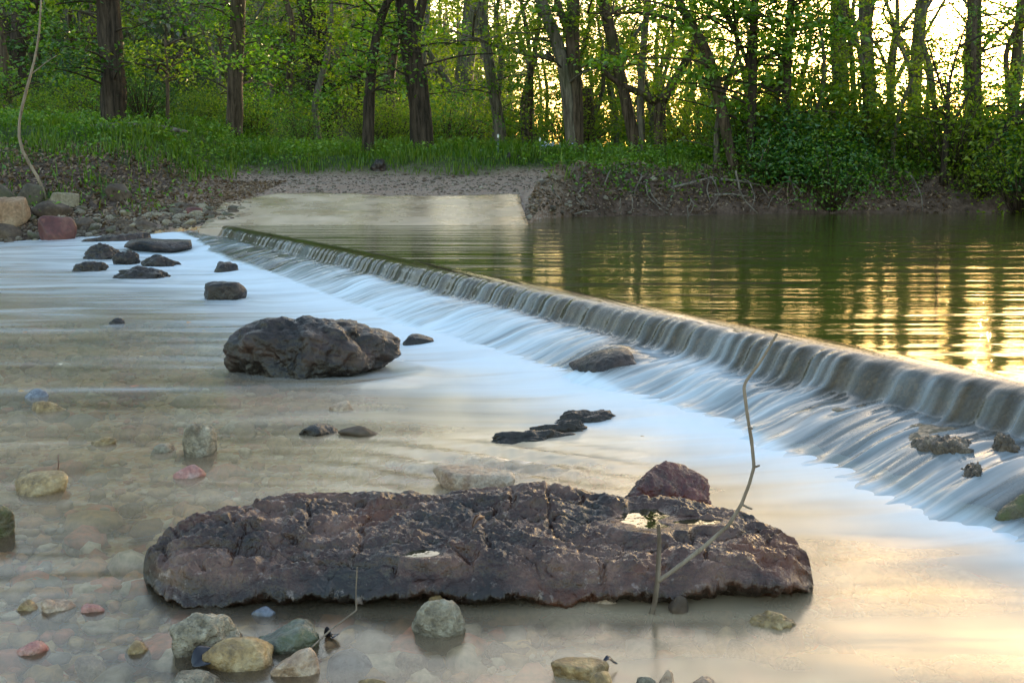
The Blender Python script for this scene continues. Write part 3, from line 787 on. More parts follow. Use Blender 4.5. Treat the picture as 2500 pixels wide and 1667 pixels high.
def rx(sx, sy, y):
    v = -(np.asarray(sy) - 833.5) / F
    return (np.asarray(sx) - 1250) / F * y / (math.cos(TH) + v * math.sin(TH))
PUD = [(1580, 1257, .078, .095), (1700, 1268, .060, .030), (1030, 1332, .055, .030)]
def slab_top(sx, v):
    yb, yf = slab_yb(sx), slab_yf(sx)
    y = yf + (yb - yf) * v
    zb = rz(np.interp(sx, XS_B, YS_B), yb); zf = rz(np.interp(sx, XS_F, YS_F), yf)
    z = zf + (zb - zf) * sstep(-.15, 1.0, v) ** .9
    xx = rx(sx, 1300, y)
    return xx, y, z
def slab_detail(x, y):
    q = fbm(x * 4.5, y * 9, o=2, seed=401)
    r = fbm(x * 8 + q * .6, y * 15 + q, o=5, seed=402, ridged=True, gain=.55)
    cr = pn(x * 2.4 + .8 * q, y * 7.5, seed=406); cr2 = pn(x * 6.5, y * 5.0 + q, seed=407)
    led = pn(x * 1.7, y * 5.5, seed=408) * 5; led = (np.floor(led) + sstep(.35, .65, led - np.floor(led))) / 5
    return .040 * led - .020 * np.exp(-(cr / .035) ** 2) - .013 * np.exp(-(cr2 / .03) ** 2) + .020 * q + .040 * r + .008 * fbm(x * 55, y * 70, o=2, seed=404)
def build_slab():
    nu, nv = 560, 150
    su = 342 + (1994 - 342) * (np.linspace(0, 1, nu) ** 1.0)
    SU, Vv = np.meshgrid(su, np.linspace(0, 1, nv), indexing='ij')
    X, Y, Z = slab_top(SU, Vv)
    env = np.minimum(sstep(0, .08, Vv) * .7 + .3, sstep(1.0, .86, Vv) * .45 + .55)
    Z = Z + slab_detail(X, Y) * env - .008
    roll = .22 + .10 * pn(X * 5, X * 0 + .3, seed=415)
    Z = Z - .045 * np.clip(1 - Vv / roll, 0, 1) ** 2.2 * (.7 + 1.2 * pn(X * 7, X * 0 + 7.3, seed=416))
    Y = Y + .012 * pn(X * 9, Vv * 3, seed=405)
    levels = []
    for (px, py, ra, rb) in PUD:
        p = at(px, py, .12); cx_, cy_ = p[0], p[1]
        e = np.sqrt(((X - cx_) / ra) ** 2 + ((Y - cy_) / rb) ** 2) + .35 * pn(X * 30, Y * 30, seed=409)
        zc = Z[(e < 1.15)]; lv = float(np.percentile(zc, 50))
        wgt = 1 - sstep(.75, 1.25, e)
        Z = Z * (1 - wgt) + wgt * np.minimum(Z, lv - .006 * (1 - np.minimum(e, 1)))
        rim = sstep(.95, 1.1, e) * (1 - sstep(1.5, 1.9, e)); Z = Z + rim * np.maximum(lv + .003 - Z, 0)
        levels.append((cx_, cy_, lv - .001, ra * 1.15, rb * 1.15))
    rings = []
    nf = 22
    for k in range(1, nf + 1):                        # front face, undercut towards the water
        s = k / nf
        zf = Z[:, 0] * (1 - s) + (-.12) * s
        yf = Y[:, 0] - .010 * math.sin(min(s * 3, 1) * math.pi) + .13 * sstep(.10, .70, s)
        xf = X[:, 0]
        dn = .050 * fbm(xf * 15, np.full_like(xf, s * 3.0), o=5, seed=411, ridged=True, gain=.62) + .02 * pn(xf * 4, np.full_like(xf, s * 1.5), seed=418) + .012 * pn(xf * 40, np.full_like(xf, s * 8), seed=412)
        dn = dn * sstep(0, .12, s)
        rings.append(np.stack([xf, yf - dn, zf + .006 * pn(xf * 20, np.full_like(xf, s * 5), seed=413) * (s < 1)], 1))
    rings = rings[::-1]
    back = []
    for k in range(1, 9):
        s = k / 8
        back.append(np.stack([X[:, -1], Y[:, -1] + .03 * math.sin(s * 1.5), Z[:, -1] * (1 - s) - .12 * s], 1))
    P = np.stack(rings + [np.stack([X[:, j], Y[:, j], Z[:, j]], 1) for j in range(nv)] + back, 1)
    uu = np.linspace(0, 1, nu); e_ = np.minimum(uu, 1 - uu) / .035
    cs = np.sqrt(np.clip(1 - (1 - np.clip(e_, 0, 1)) ** 2, 0, 1)) * .97 + .03
    cen = P.mean(1, keepdims=True); cen[..., 2] = cen[..., 2] * .4 + .0
    P = cen + (P - cen) * cs[:, None, None]
    nr = P.shape[1]
    i = np.arange(nu - 1)[:, None] * nr; j = np.arange(nr - 1)[None]
    Q = np.stack([i + j, i + nr + j, i + nr + j + 1, i + j + 1], -1).reshape(-1, 4)
    j = np.arange(nr // 2)
    def cap(base, rev):
        a = base + np.arange(nr // 2 - 1); b = base + nr - 1 - np.arange(nr // 2 - 1)
        q = np.stack([a, a + 1, b - 1, b], 1)
        return q[:, ::-1] if rev else q
    Q = np.concatenate([Q, cap(0, True), cap((nu - 1) * nr, False)])
    o = mk('slab_rock', P.reshape(-1, 3), Q, M['slab'], loc=(0, 2.7, 0))
    tag(o, 'huge flat purple-brown slab of pitted wet rock across the front of the stream', 'rock')
    m, nt, out = newmat('puddle_water')
    b = nd(nt, 'Bump', Height=noise(nt, nd(nt, 'NewGeometry').outputs['Position'], 12, 2), Strength=.1, Distance=.01).outputs[0]
    nt.links.new(water_nodes(nt, (.8, .75, .55), (.06, .05, .02), .5, .02, b, 1.45), out.inputs[0])
    lab = ['golden puddle in the hollow below the maroon rock', 'thin wet film of water right of the golden puddle', 'narrow sliver of water in the middle of the slab']
    for (cx_, cy_, lv, ra, rb), lb in zip(levels, lab):
        ph = np.linspace(0, 2 * np.pi, 40, endpoint=False)
        V = np.concatenate([[[cx_, cy_, lv]], np.stack([cx_ + ra * np.cos(ph), cy_ + rb * np.sin(ph), np.full(40, lv)], 1)])
        T = np.stack([np.zeros(40, int), 1 + np.arange(40), 1 + (np.arange(40) + 1) % 40], 1)
        tag(mk('puddle_water', V, T, m), lb, kind='structure')
build_slab()
rock((1500, 1122, 1738, 1250), M['red'], 'rough maroon rock leaning on the back of the big slab', sub=6, planes=9, rough=.15, depth=.7, z0=.02, soft=16, freq=3.0, seed=523, sink=.5)
rock((1050, 1140, 1262, 1196), M['pink'], 'pale flat stone lying behind the big slab', 'stone', 'stone', depth=.6, flat=.5, planes=9, soft=20, z0=0.0)

# stones of the foreground and shallows
ST = dict(cat='stone', name='stone')
rock((419, 1487, 592, 1601), M['lime'], 'pale grey porous stone left of the ochre stone, in front of the slab', sub=5, rough=.22, depth=.8, **ST)
rock((585, 1514, 792, 1594), M['green'], 'grey-green algae-covered stone behind the ochre stone', sub=5, rough=.2, depth=.7, **ST)
rock((496, 1551, 674, 1636), M['tanwet'], 'ochre yellow stone lying in front of the pale grey porous one', sub=5, rough=.10, depth=.7, seed=541, planes=10, soft=18, **ST)
rock((663, 1574, 794, 1652), M['pink'], 'pale stone under the lower end of the thin bent twig', sub=4, depth=.8, **ST)
rock((676, 1632, 782, 1690), M['bluegrey'], 'rounded blue-grey stone at the bottom edge, below the twig', depth=.9, rough=.05, soft=8, z0=-.07, hmax=.062, **ST)
rock((412, 1640, 540, 1690), M['lime'], 'light grey stone cut by the bottom edge, under the black leaf', depth=.8, **ST)
rock((790, 1588, 922, 1680), M['bluegrey'], 'large dark blue-grey stone under shallow water by the bottom edge', depth=.9, rough=.05, soft=8, z0=-.07, hmax=.062, **ST)
rock((868, 1650, 950, 1690), M['tanwet'], 'small pale tan stone at the bottom edge, right of the blue-grey one', depth=.8, **ST)
rock((1000, 1456, 1141, 1553), M['lime'], 'triangular pale grey stone against the front of the slab', planes=6, soft=30, rough=.16, depth=.55, sub=5, seed=583, freq=2.5, hmax=.075, **ST)
rock((1034, 1441, 1104, 1484), M['tanwet'], 'small tan stone wedged between the slab and the triangular grey stone', planes=8, soft=20, depth=.7, **ST)
rock((1340, 1609, 1492, 1660), M['tanwet'], 'flat leaf-shaped tan stone near the bottom edge, right of centre', planes=9, flat=.5, depth=.55, **ST)
rock((1434, 1630, 1498, 1700), M['tanwet'], 'smooth egg-shaped tan pebble at the bottom edge', rough=.03, soft=6, depth=1.3, **ST)
rock((1602, 1632, 1650, 1680), M['pink'], 'small brownish pebble at the bottom edge, right of the egg-shaped one', depth=1.0, **ST)
rock((1550, 1650, 1612, 1690), M['lime'], 'whitish pebble cut by the bottom edge', depth=1.0, **ST)
rock((1676, 1648, 1748, 1690), M['pink'], 'rough pale pebble at the bottom edge, right of the brownish one', depth=1.0, rough=.2, **ST)
rock((1630, 1452, 1682, 1498), M['brown'], 'brown stone in the shade just in front of the slab, right of the forked stick', depth=.8, **ST)
rock((1820, 1490, 1950, 1537), M['tanwet'], 'knobbly cemented gravel stone in shallow water below the slab right end', rough=.32, freq=3, sub=5, depth=.7, **ST)
rock((1425, 1458, 1512, 1476), M['pink'], 'low pale stone at the foot of the slab, left of the forked stick', depth=.6, **ST)
rock((446, 1031, 528, 1116), M['lime'], 'round pale stone with dark cracks, upright in the left shallows', sub=5, rough=.10, depth=.85, planes=26, soft=9, seed=591, **ST)
rock((366, 1080, 434, 1105), M['lime'], 'low flat stone left of the round pale stone', depth=.8, rough=.2, **ST)
rock((224, 1064, 285, 1087), M['tanwet'], 'small knobbly tan stone farther left in the shallows', depth=.8, rough=.25, **ST)
rock((424, 1131, 504, 1167), M['redpale'], 'pinkish red stone just under the water in the left shallows', depth=.8, **ST)
rock((32, 1150, 168, 1210), M['tanwet'], 'smooth tan stone with a tiny stem standing on it', rough=.05, soft=8, depth=.8, **ST)
rock((-60, 1225, 38, 1316), M['mossy'], 'mossy dark stone cut by the left edge', depth=.8, sub=5, **ST)
rock((730, 1032, 828, 1064), M['dark'], 'low brownish stone washed by water, left of its grey neighbour', depth=.7, rough=.2, **ST)
rock((826, 1038, 936, 1066), M['brown'], 'low grey-brown stone washed by water, right of its neighbour', depth=.7, rough=.2, **ST)
rock((100, 1457, 184, 1495), M['pink'], 'reddish crumbly stone in the shallows left of the slab', depth=.8, rough=.25, **ST)
rock((38, 1461, 98, 1490), M['tanwet'], 'tan stone beside the reddish crumbly one', depth=.8, **ST)
rock((200, 1470, 262, 1494), M['redpale'], 'small red stone right of the reddish crumbly one', depth=.7, **ST)
rock((800, 978, 866, 1010), M['pink'], 'faint pinkish stone under water below the big rugged rock', depth=.8, z0=-.01, **ST)
rock((60, 948, 120, 972), M['bluegrey'], 'small purple-grey stone near the left edge', depth=.8, **ST)
rock((74, 976, 172, 1012), M['tanwet'], 'yellowish stone under shallow water near the left edge', depth=.7, z0=-.01, **ST)
rock((2415, 1178, 2640, 1322), M['mossy'], 'green mossy stone cut by the right edge at the weir foot', sub=5, depth=.8, rough=.16, z0=.0, sink=.8, **ST)
rock((2452, 1158, 2560, 1206), M['brown'], 'small stone with a flat wet top above the mossy one', depth=.7, flat=.5, ydist=3.30, **ST)
for (bx, mt, lb) in (((612, 1478, 676, 1504), 'bluegrey', 'small pale blue stone in the shade between the slab and the algae-covered stone'), ((690, 1440, 742, 1466), 'pink', 'small stone just under water at the front of the slab, above the thin twig'),
                     ((300, 1560, 372, 1596), 'tanwet', 'tan stone alone in the shallows left of the porous grey stone'), ((180, 1600, 262, 1640), 'pink', 'pinkish flat stone near the bottom left corner'), ((40, 1560, 120, 1598), 'redpale', 'rusty stone in the bottom left shallows'),
                     ((960, 1590, 1050, 1634), 'pink', 'submerged reddish stone right of the large dark blue-grey one'), ((1180, 1560, 1262, 1596), 'tanwet', 'submerged tan stone halfway between the triangular stone and the flat tan stone'), ((1900, 1600, 1990, 1640), 'tanwet', 'submerged yellowish stone near the bottom edge on the right'),
                     ((2040, 1560, 2130, 1600), 'pink', 'faint pale stone under milky water near the bottom right corner'), ((1760, 1560, 1850, 1600), 'lime', 'pale oval stone under the water below the knobbly gravel stone'), ((290, 1225, 352, 1250), 'tanwet', 'yellowish stone left of the slab tip under shallow water'), ((150, 1300, 250, 1335), 'pink', 'pale broad stone under water between the left edge and the slab tip')):
    rock(bx, M[mt], lb, depth=.8, z0=-.045 if bx[0] not in (300, 40, 612) else 0.0, hmax=.05, rough=.10, soft=9, planes=18, **ST)
# lumps of cemented gravel on the near apron
for (bx, lb) in (((2215, 1050, 2385, 1160), 'crusty brown lump of cemented gravel on the near apron, water parting round it'),
                 ((2315, 1120, 2430, 1245), 'mossy lump on the near apron, below the crusty brown one'),
                 ((2412, 1052, 2502, 1126), 'crusty lump high on the near apron close to the right edge')):
    cx = (bx[0] + bx[2]) / 2
    best = None
    for yy in np.arange(3.2, 4.6, .02):               # where the sight line meets the apron
        p = atd(cx, (bx[1] + bx[3]) / 2, yy); t_, n_ = tn(p[0], p[1])
        zz = np.interp(n_, PRN, PRZ)
        if p[2] <= zz: best = yy; break
    best = (best or 3.8) - .05
    rock(bx, M['crust'], lb, 'rock', 'apron_rock', ydist=best - .06, depth=1.4, rough=.20, freq=5, sub=5, sink=1.2, hmin=.05, planes=18, soft=8)
def apron_rock():
    p = APP
    P, T = rock_shape(611, 5, 10, 9, .08, 1.8)
    V = np.stack([P[:, 0] * .22, P[:, 1] * .17, P[:, 2] * .105], 1)
    a = -.6; V = np.stack([V[:, 0] * math.cos(a) - V[:, 1] * math.sin(a), V[:, 0] * math.sin(a) + V[:, 1] * math.cos(a), V[:, 2]], 1)
    o = mk('apron_rock', V, T, M['dark']); o.location = (p[0], p[1], p[2] - .022)
    tag(o, 'dark smooth rock breaking the falling water halfway along the weir', 'rock')
apron_rock()

# boulders of the far left bank
def bank_rock(box, mat, label, **k):
    h_ = hit((box[0] + box[2]) / 2, box[3])
    yd = h_[1] if h_ else 17.5
    return rock(box, mat, label, 'boulder', 'boulder', ydist=yd, depth=k.pop('depth', .8), planes=k.pop('planes', 10), soft=k.pop('soft', 22), rough=k.pop('rough', .06), sink=.35, **k)
bank_rock((-30, 480, 77, 556), M['orange'], 'big angular orange-tan boulder at the left edge of the water', sub=5)
bank_rock((-45, 448, 40, 492), M['grey'], 'grey boulder behind the orange-tan one at the left edge')
bank_rock((43, 448, 111, 507), M['grey'], 'rounded grey boulder under the foot of the pale crooked stem')
bank_rock((122, 469, 198, 508), M['tan'], 'flat tan boulder right of the rounded grey one', flat=.45)
bank_rock((80, 490, 174, 537), M['brown'], 'dark brown-grey boulder above the maroon one')
bank_rock((94, 526, 190, 601), M['maroon'], 'blocky maroon boulder with a pale crown at the water edge', sub=5, planes=10, soft=14, flat=.85, seed=664)
bank_rock((264, 448, 330, 492), M['brown'], 'brown boulder in the weeds above the rubble')
bank_rock((176, 530, 240, 562), M['brown'], 'brown stone right of the maroon boulder, in the rubble')
bank_rock((330, 536, 386, 562), M['brown'], 'reddish brown rock low in the rubble above the long black rock')
bank_rock((450, 505, 502, 528), M['maroon'], 'rusty flat rock where the rubble meets the ford ramp')
bank_rock((-40, 545, 60, 590), M['brown'], 'low shaded rock under the orange-tan boulder')
bank_rock((128, 521, 162, 534), M['lime'], 'small whitish stone lying on top of the maroon boulder')

# rubble of the left bank: the larger stones one by one, the rest as stuff
def rubble():
    rng = np.random.default_rng(7)
    protos = []
    spots = []
    while len(spots) < 1500:
        x = rng.uniform(-8.6, -4.3); y = rng.uniform(15.9, 19.6)
        d = y - float(ysh(x))
        if d < -.15 or d > .5 + 1.6 * sstep(-8.4, -5.5, x) + rng.normal(0, .35): continue
        spots.append((x, y, rng.lognormal(-2.6, .40)))
    spots.sort(key=lambda s: -s[2])
    big, rest = spots[:90], spots[90:]
    mats = [M['grey'], M['brown'], M['tan'], M['lime'], M['brown']]
    for k in range(5):
        P, T = rock_shape(700 + k, 3, 9, 20, .08)
        protos.append((P, T))
    first = {}
    kinds = ['grey rubble stone in the heap between the maroon boulder and the ford ramp', 'brown rubble stone in the heap between the maroon boulder and the ford ramp', 'tan rubble stone in the heap between the maroon boulder and the ford ramp',
             'whitish rubble stone in the heap between the maroon boulder and the ford ramp', 'brown rubble stone in the heap between the maroon boulder and the ford ramp']
    for i, (x, y, s) in enumerate(big):
        k = i % 5; s = min(s * 1.25, .24)
        if k not in first:
            P, T = protos[k]
            o = mk('rubble_stone', P * np.array([.5, .42, .30]), T, mats[k]); first[k] = o
        else:
            o = first[k].copy(); C.objects.link(o)
        o.scale = (s, s, s); o.rotation_euler = (rng.uniform(-.3, .3), rng.uniform(-.3, .3), rng.uniform(0, 6.28))
        o.location = (x, y, max(gz(x, y), float(zl(x, y)) - .05) + s * .08)
        tag(o, kinds[k], 'stone', ['grey', 'brown', 'tan', 'whitish', 'brown'][k] + ' rubble stones of the left bank')
    mb = MB(); D, T = ico(2)
    for (x, y, s) in rest:
        P = D * rng.uniform(.7, 1.15, (len(D), 1)) * np.array([.5, .42, .32]) * min(s, .16) * rng.uniform(.7, 1.2, 3)
        a = rng.uniform(0, 6.28); P = np.stack([P[:, 0] * math.cos(a) - P[:, 1] * math.sin(a), P[:, 0] * math.sin(a) + P[:, 1] * math.cos(a), P[:, 2]], 1)
        mb.add(P + [x, y, max(gz(x, y), float(zl(x, y)) - .05) + s * .05], None, T)
    tag(mb.build('rubble', M['rubble'], smooth=False), 'small broken stones heaped on the left bank', kind='stuff')
rubble()

def gravel():
    rng = np.random.default_rng(17)
    mb = MB(); D, T = ico(2)
    n = 0
    while n < 6500:
        y = 1.6 + 6.4 * rng.random() ** 1.7; x = rng.uniform(-.56, .50) * y
        t_, n_ = tn(x, y)
        if n_ < .75: continue
        s = min(rng.lognormal(-3.6, .55), .10) * (1 + .10 * y)
        P = D * (1 + .18 * rng.normal(0, 1, (len(D), 1))) * np.array([.55, .42, .26]) * s * rng.uniform(.75, 1.25, 3)
        a = rng.uniform(0, 6.28); P = np.stack([P[:, 0] * math.cos(a) - P[:, 1] * math.sin(a), P[:, 0] * math.sin(a) + P[:, 1] * math.cos(a), P[:, 2]], 1)
        mb.add(P + [x, y, min(-.085 + .035 * rng.random() + s * .1, -s * .3)], None, T); n += 1
    tag(mb.build('river_gravel', M['pebble']), 'mixed pebbles on the creek bed seen through the shallow water', kind='stuff')
    # loose gravel along the road and over the right hand earth bank
    mb = MB(); D, T = ico(1)
    for _ in range(2600):
        y = rng.uniform(19.0, 24.4); x = rng.uniform(-6.4, 1.6)
        if y < 20.2 and x > -5.0: continue
        s = rng.lognormal(-3.3, .45)
        mb.add(D * rng.uniform(.7, 1.2, (len(D), 1)) * np.array([.5, .5, .3]) * s + [x, y, gz(x, y) + s * .1], None, T)
    for _ in range(1300):
        x = rng.uniform(.2, 3.2); y = float(ysh(x)) + rng.uniform(-.1, 1.5); s = rng.lognormal(-3.2, .5)
        mb.add(D * rng.uniform(.7, 1.2, (len(D), 1)) * np.array([.5, .5, .35]) * s + [x, y, gz(x, y) + s * .1], None, T)
    tag(mb.build('road_gravel', M['rubble'], smooth=False), 'loose stones on the gravel road and the cut earth bank', kind='stuff')
gravel()

# ------------------------------------------------------------------ sticks and leaves in the foreground
def stick(pts, y, rads, seed=0, sides=8):
    P = [atd(sx, sy, y + (dy if len_ else 0)) for (sx, sy, *rest) in pts for len_, dy in ((len(rest), rest[0] if rest else 0),)]
    R = np.interp(np.linspace(0, 1, len(P)), np.linspace(0, 1, len(rads)), rads)
    P, R = np.array(P), np.array(R)
    d = np.concatenate([[0], np.cumsum(np.linalg.norm(np.diff(P, axis=0), axis=1))]); s = np.linspace(0, d[-1], 130)
    Pn = np.stack([np.interp(s, d, P[:, i]) for i in range(3)], 1); Rn = np.interp(s, d, R)
    Pn[1:-1] = .25 * Pn[:-2] + .5 * Pn[1:-1] + .25 * Pn[2:]
    Rn = Rn * (1 + .18 * pn(s * 60, s * 0 + seed, seed=seed) + .35 * np.clip(pn(s * 22, s * 0 + 4.2, seed=seed + 3), 0.1, 1))
    return tube(Pn, Rn, sides)
def sticks():
    yb = 2.43
    root = empty('forked_stick', atd(1549, 1577, yb), 'tall forked grey stick standing in the water before the slab', 'stick')
    L = root.location
    V, Q, T = stick([(1608, 1280, .03), (1610, 1322, .02), (1606, 1411), (1599, 1467), (1587, 1513), (1572, 1545), (1545, 1583), (1520, 1610)], yb, [.0035, .0055, .006, .0065, .006, .004], 1)
    mb = MB(); mb.add(V, Q, T); mb.build('stem', M['twig'], root, L)
    V, Q, T = stick([(1606, 1418), (1640, 1395, .0), (1718, 1335, .01), (1780, 1280, .02), (1810, 1231, .03), (1829, 1182, .03), (1841, 1139, .03), (1835, 1076, .04), (1824, 1010, .04), (1816, 945, .05), (1822, 929, .05), (1861, 876, .05), (1897, 815, .05)], yb,
                    [.0058, .0052, .005, .0045, .0042, .004, .0038, .0038, .0036, .0036, .0034, .0032, .003], 2)
    mb = MB(); mb.add(V, Q, T); mb.build('branch', M['twig'], root, L)
    for a, b_ in (((1812, 1231), (1836, 1242)), ((1841, 1139), (1854, 1136)), ((1830, 1042), (1837, 1046))):
        V, Q, T = stick([(*a, .03), ((a[0] + b_[0]) / 2, (a[1] + b_[1]) / 2 + 1, .02), (*b_, .01)], yb, [.003, .0025, .0018], 5)
        mb = MB(); mb.add(V, Q, T); mb.build('spur', M['twig'], root, L)
    y2 = 2.30
    V, Q, T = stick([(872, 1383, .05), (869, 1442, .04), (870, 1489, .02), (840, 1512), (808, 1536, -.04), (757, 1583, -.10)], y2, [.0012, .0016, .002, .0022, .0022, .002], 8, 6)
    mb = MB(); mb.add(V, Q, T)
    tag(mb.build('twig', M['twig'], loc=atd(757, 1583, y2)), 'thin bent twig leaning over the algae-covered stones', 'twig')
    p = at(142, 1155, .05)
    V, Q, T = stick([(142, 1108), (143, 1130), (141, 1150), (136, 1158)], p[1] + .02, [.0018, .002, .0025, .005], 11, 6)
    mb = MB(); mb.add(V, Q, T)
    tag(mb.build('stem', M['brownleaf'], loc=p), 'tiny upright stem on the smooth tan stone', 'twig')
    # leaves
    def leaf(cx, cy, y, L_, wd, mat, label, rot, curl=.5, tilt=(0, 0)):
        u = np.linspace(0, 1, 14); v = np.linspace(-1, 1, 9)
        Uu, Vv = np.meshgrid(u, v, indexing='ij')
        hw = wd * np.sin(np.pi * Uu) ** .7
        X = (Uu - .5) * L_; Yy = Vv * hw * np.cos(Vv * curl); Z = np.abs(Vv) * hw * np.sin(curl) + .006 * np.sin(Uu * 5)
        V = np.stack([X.ravel(), Yy.ravel(), Z.ravel()], 1)
        nv = 9; i = np.arange(13)[:, None] * nv; j = np.arange(8)[None]
        Q = np.stack([i + j, i + nv + j, i + nv + j + 1, i + j + 1], -1).reshape(-1, 4)
        o = mk('leaf', V, Q, mat); o.location = atd(cx, cy, y); o.rotation_euler = (tilt[0], tilt[1], rot)
        sm = o.modifiers.new('thickness', 'SOLIDIFY'); sm.thickness = .0012
        tag(o, label, 'leaf')
    leaf(502, 1606, 2.16, .065, .028, M['deadleaf'], 'black wet leaf stuck under the ochre stone', .7, .4, (.5, -.3))
    leaf(1168, 1272, 2.66, .055, .015, M['brownleaf'], 'curled brown leaf lying on the slab', 1.0, 1.4, (.1, -.35))
    leaf(1490, 1614, 2.14, .034, .010, M['deadleaf'], 'dark purple-brown leaf at the tip of the flat tan stone', .3, .5, (.1, .05))
    leaf(805, 1552, 2.28, .045, .02, M['deadleaf'], 'small black leaf caught on the bent twig', 2.0, .6, (.6, .2))
    leaf(856, 1303, 2.72, .035, .01, M['brownleaf'], 'little brown leaf on the left half of the slab', 2.4, .8, (.2, .2))
sticks()

# ------------------------------------------------------------------ trees
def limb_tube(mb, P, R, seed, n=None, sides=10, lump=.22):
    P = np.array(P, float)
    n = n or max(8, int(np.linalg.norm(np.diff(P, axis=0), axis=1).sum() / .22))
    P, R = resample(P, R, n)
    k = np.linspace(0, 1, n) ; w_ = np.minimum(k, 1 - k) * 4
    P[:, 0] += .05 * pn(k * n * .12, k * 0 + seed, seed=seed) * np.minimum(w_, 1); P[:, 1] += .05 * pn(k * n * .12, k * 0 + seed + 5, seed=seed + 1) * np.minimum(w_, 1)
    mb.add(*tube(P, R, sides, lump, seed))
    return P, R
def twigs_leaves(rng, starts, spread, per, size, zmin, flat=.35, dirbias=None, twig_r=.012):
    """sprays of leaves at the ends of small drooping twigs; returns leaf points and twig tubes"""
    pts = []; tw = []
    for s0 in starts:
        s0 = np.asarray(s0)
        az = rng.uniform(0, 2 * np.pi); ln = rng.uniform(.5, 1.0) * spread
        d = np.array([math.cos(az), math.sin(az) * .8, rng.uniform(-.12, .28)])
        e = s0 + d * ln; m_ = s0 + d * ln * .5 + [0, 0, .10 * ln]
        if e[2] < zmin: e[2] = zmin + rng.uniform(0, .4)
        tw.append((s0, m_, e))
        for c, q in ((e, .6), (m_, .4)):
            n = int(per * q * rng.uniform(.5, 1.5))
            r = spread * rng.uniform(.28, .5)
            p = rng.normal(0, 1, (n, 3)) * [r * .75, r * .75, r * flat * .75] + c
            p[:, 2] -= (np.linalg.norm(p[:, :2] - c[:2], axis=1) ** 2) * .12
            pts.append(p)
    return np.concatenate(pts) if pts else np.zeros((0, 3)), tw
TREES = []
def tree(name, label, trunk, limbs=(), leaf='leaf_mid', bark='bark_dark', sprays=26, per=70, size=.12, spread=1.1, zlo=2.2, ztop=12.5, upper=26, seed=1, y=None, cat='tree', crown_r=2.2, sides=14, flare=1.35, ext=True):
    """trunk and limbs: lists of (x, y, width) in the photograph scaled to 2352 px wide"""
    rng = np.random.default_rng(seed)
    bx, by, bw = trunk[0]
    if y is None:
        h_ = hit(bx * DS, by * DS); y = h_[1] if h_ else 27.0
    P = [atd(a * DS, b * DS, y) for a, b, c in trunk]; R = [c * DS * y / F / 2 for a, b, c in trunk]
    base = (P[0][0], y, gz(P[0][0], y) - .08)
    P = [base] + P; R = [R[0] * flare] + R
    if ext:                                           # the part above the frame
        a = np.array(P[-1]); d = np.array(P[-1]) - np.array(P[-2]); d = d / np.linalg.norm(d)
        d = d * .5 + np.array([0, 0, .5]); d /= np.linalg.norm(d)
        for k, f in ((.35, .8), (.7, .5), (1.0, .15)):
            P.append(tuple(a + d * (ztop - a[2]) * k + [rng.normal(0, .25), rng.normal(0, .3), 0])); R.append(R[len(trunk)] * f)
    root = empty(name, base, label, cat)
    mb = MB(); TP, TR = limb_tube(mb, P, R, seed, sides=sides)
    LP = []; LM = []
    for li, l in enumerate(limbs):
        lp = [atd(a * DS, b * DS, y + .04 * k * (1 if (li + seed) % 2 else -1)) for k, (a, b, c) in enumerate(l)]; lr = [c * DS * y / F / 2 for a, b, c in l]
        m2 = MB()
        if l[-1][1] <= 5:
            a = np.array(lp[-1]); d = a - np.array(lp[-2]); d /= np.linalg.norm(d); d = d * .6 + np.array([0, 0, .4])
            lp += [tuple(a + d * 2), tuple(a + d * 4)]; lr += [lr[-1] * .6, lr[-1] * .15]
        q, _ = limb_tube(m2, lp, lr, seed * 7 + li, sides=9); LP.append(q)
        LM.append(m2)
    starts = []
    for k in range(sprays):
        li = -1 if (not LP or rng.random() < .5) else int(rng.integers(len(LP)))
        src = TP if li < 0 else LP[li]
        c = src[rng.integers(len(src))].copy()
        if src is TP:
            c[2] = rng.uniform(zlo, max(zlo + .01, min(7.0, TP[:, 2].max() - .08))); i = np.argmin(np.abs(TP[:, 2] - c[2])); c[:2] = TP[i, :2]
        if c[2] < zlo - .5 or (src is TP and zlo > TP[:, 2].max()): continue
        starts.append((c, mb if li < 0 else LM[li]))
    # boughs from the trunk out to where the sprays hang
    st2 = []; owns = []
    for c, own in starts:
        az = rng.uniform(0, 2 * np.pi); ln = rng.uniform(.1, 1.0) * crown_r
        e = c + np.array([math.cos(az) * ln, math.sin(az) * ln * .8, rng.uniform(-.05, .35) * ln])
        limb_tube(own, [c, (c + e) / 2 + [0, 0, .08 * ln], e], [.03, .02, .012], seed + 3, n=7, sides=5, lump=0)
        st2.append(e); owns.append(own)
    pts, tw = twigs_leaves(rng, st2, spread, per, size, zlo)
    for (a, b_, c), own in zip(tw, owns):
        own.add(*tube(np.array([a, b_, c]), np.array([.012, .009, .004]), 4))
    for m2 in LM: m2.build('limb', M[bark], root, base)
    up = []
    for k in range(int(upper * (.45 if bx < 900 else .12))):
        z = rng.uniform(6.5, ztop); i = np.argmin(np.abs(TP[:, 2] - z)); az = rng.uniform(0, 6.28); ln = rng.uniform(.2, 1) * crown_r * 1.25
        up.append(TP[i] + [math.cos(az) * ln, math.sin(az) * ln, rng.uniform(0, .5) * ln])
    V1, Q1 = leaves(pts, size, rng) if len(pts) else (np.zeros((0, 3)), np.zeros((0, 4), int))
    mb.build('trunk', M[bark], root, base)
    cm = MB()
    if len(pts): cm.add(V1, Q1)
    if up:
        pu, _ = twigs_leaves(rng, up, spread * 1.3, per * .5, size, 5.0, .5)
        cm.add(*leaves(pu, size * 1.5, rng))
    if cm.n: cm.build('crown', M[leaf], root, base, smooth=False)
    TREES.append((base[0], y, bx))
    return root

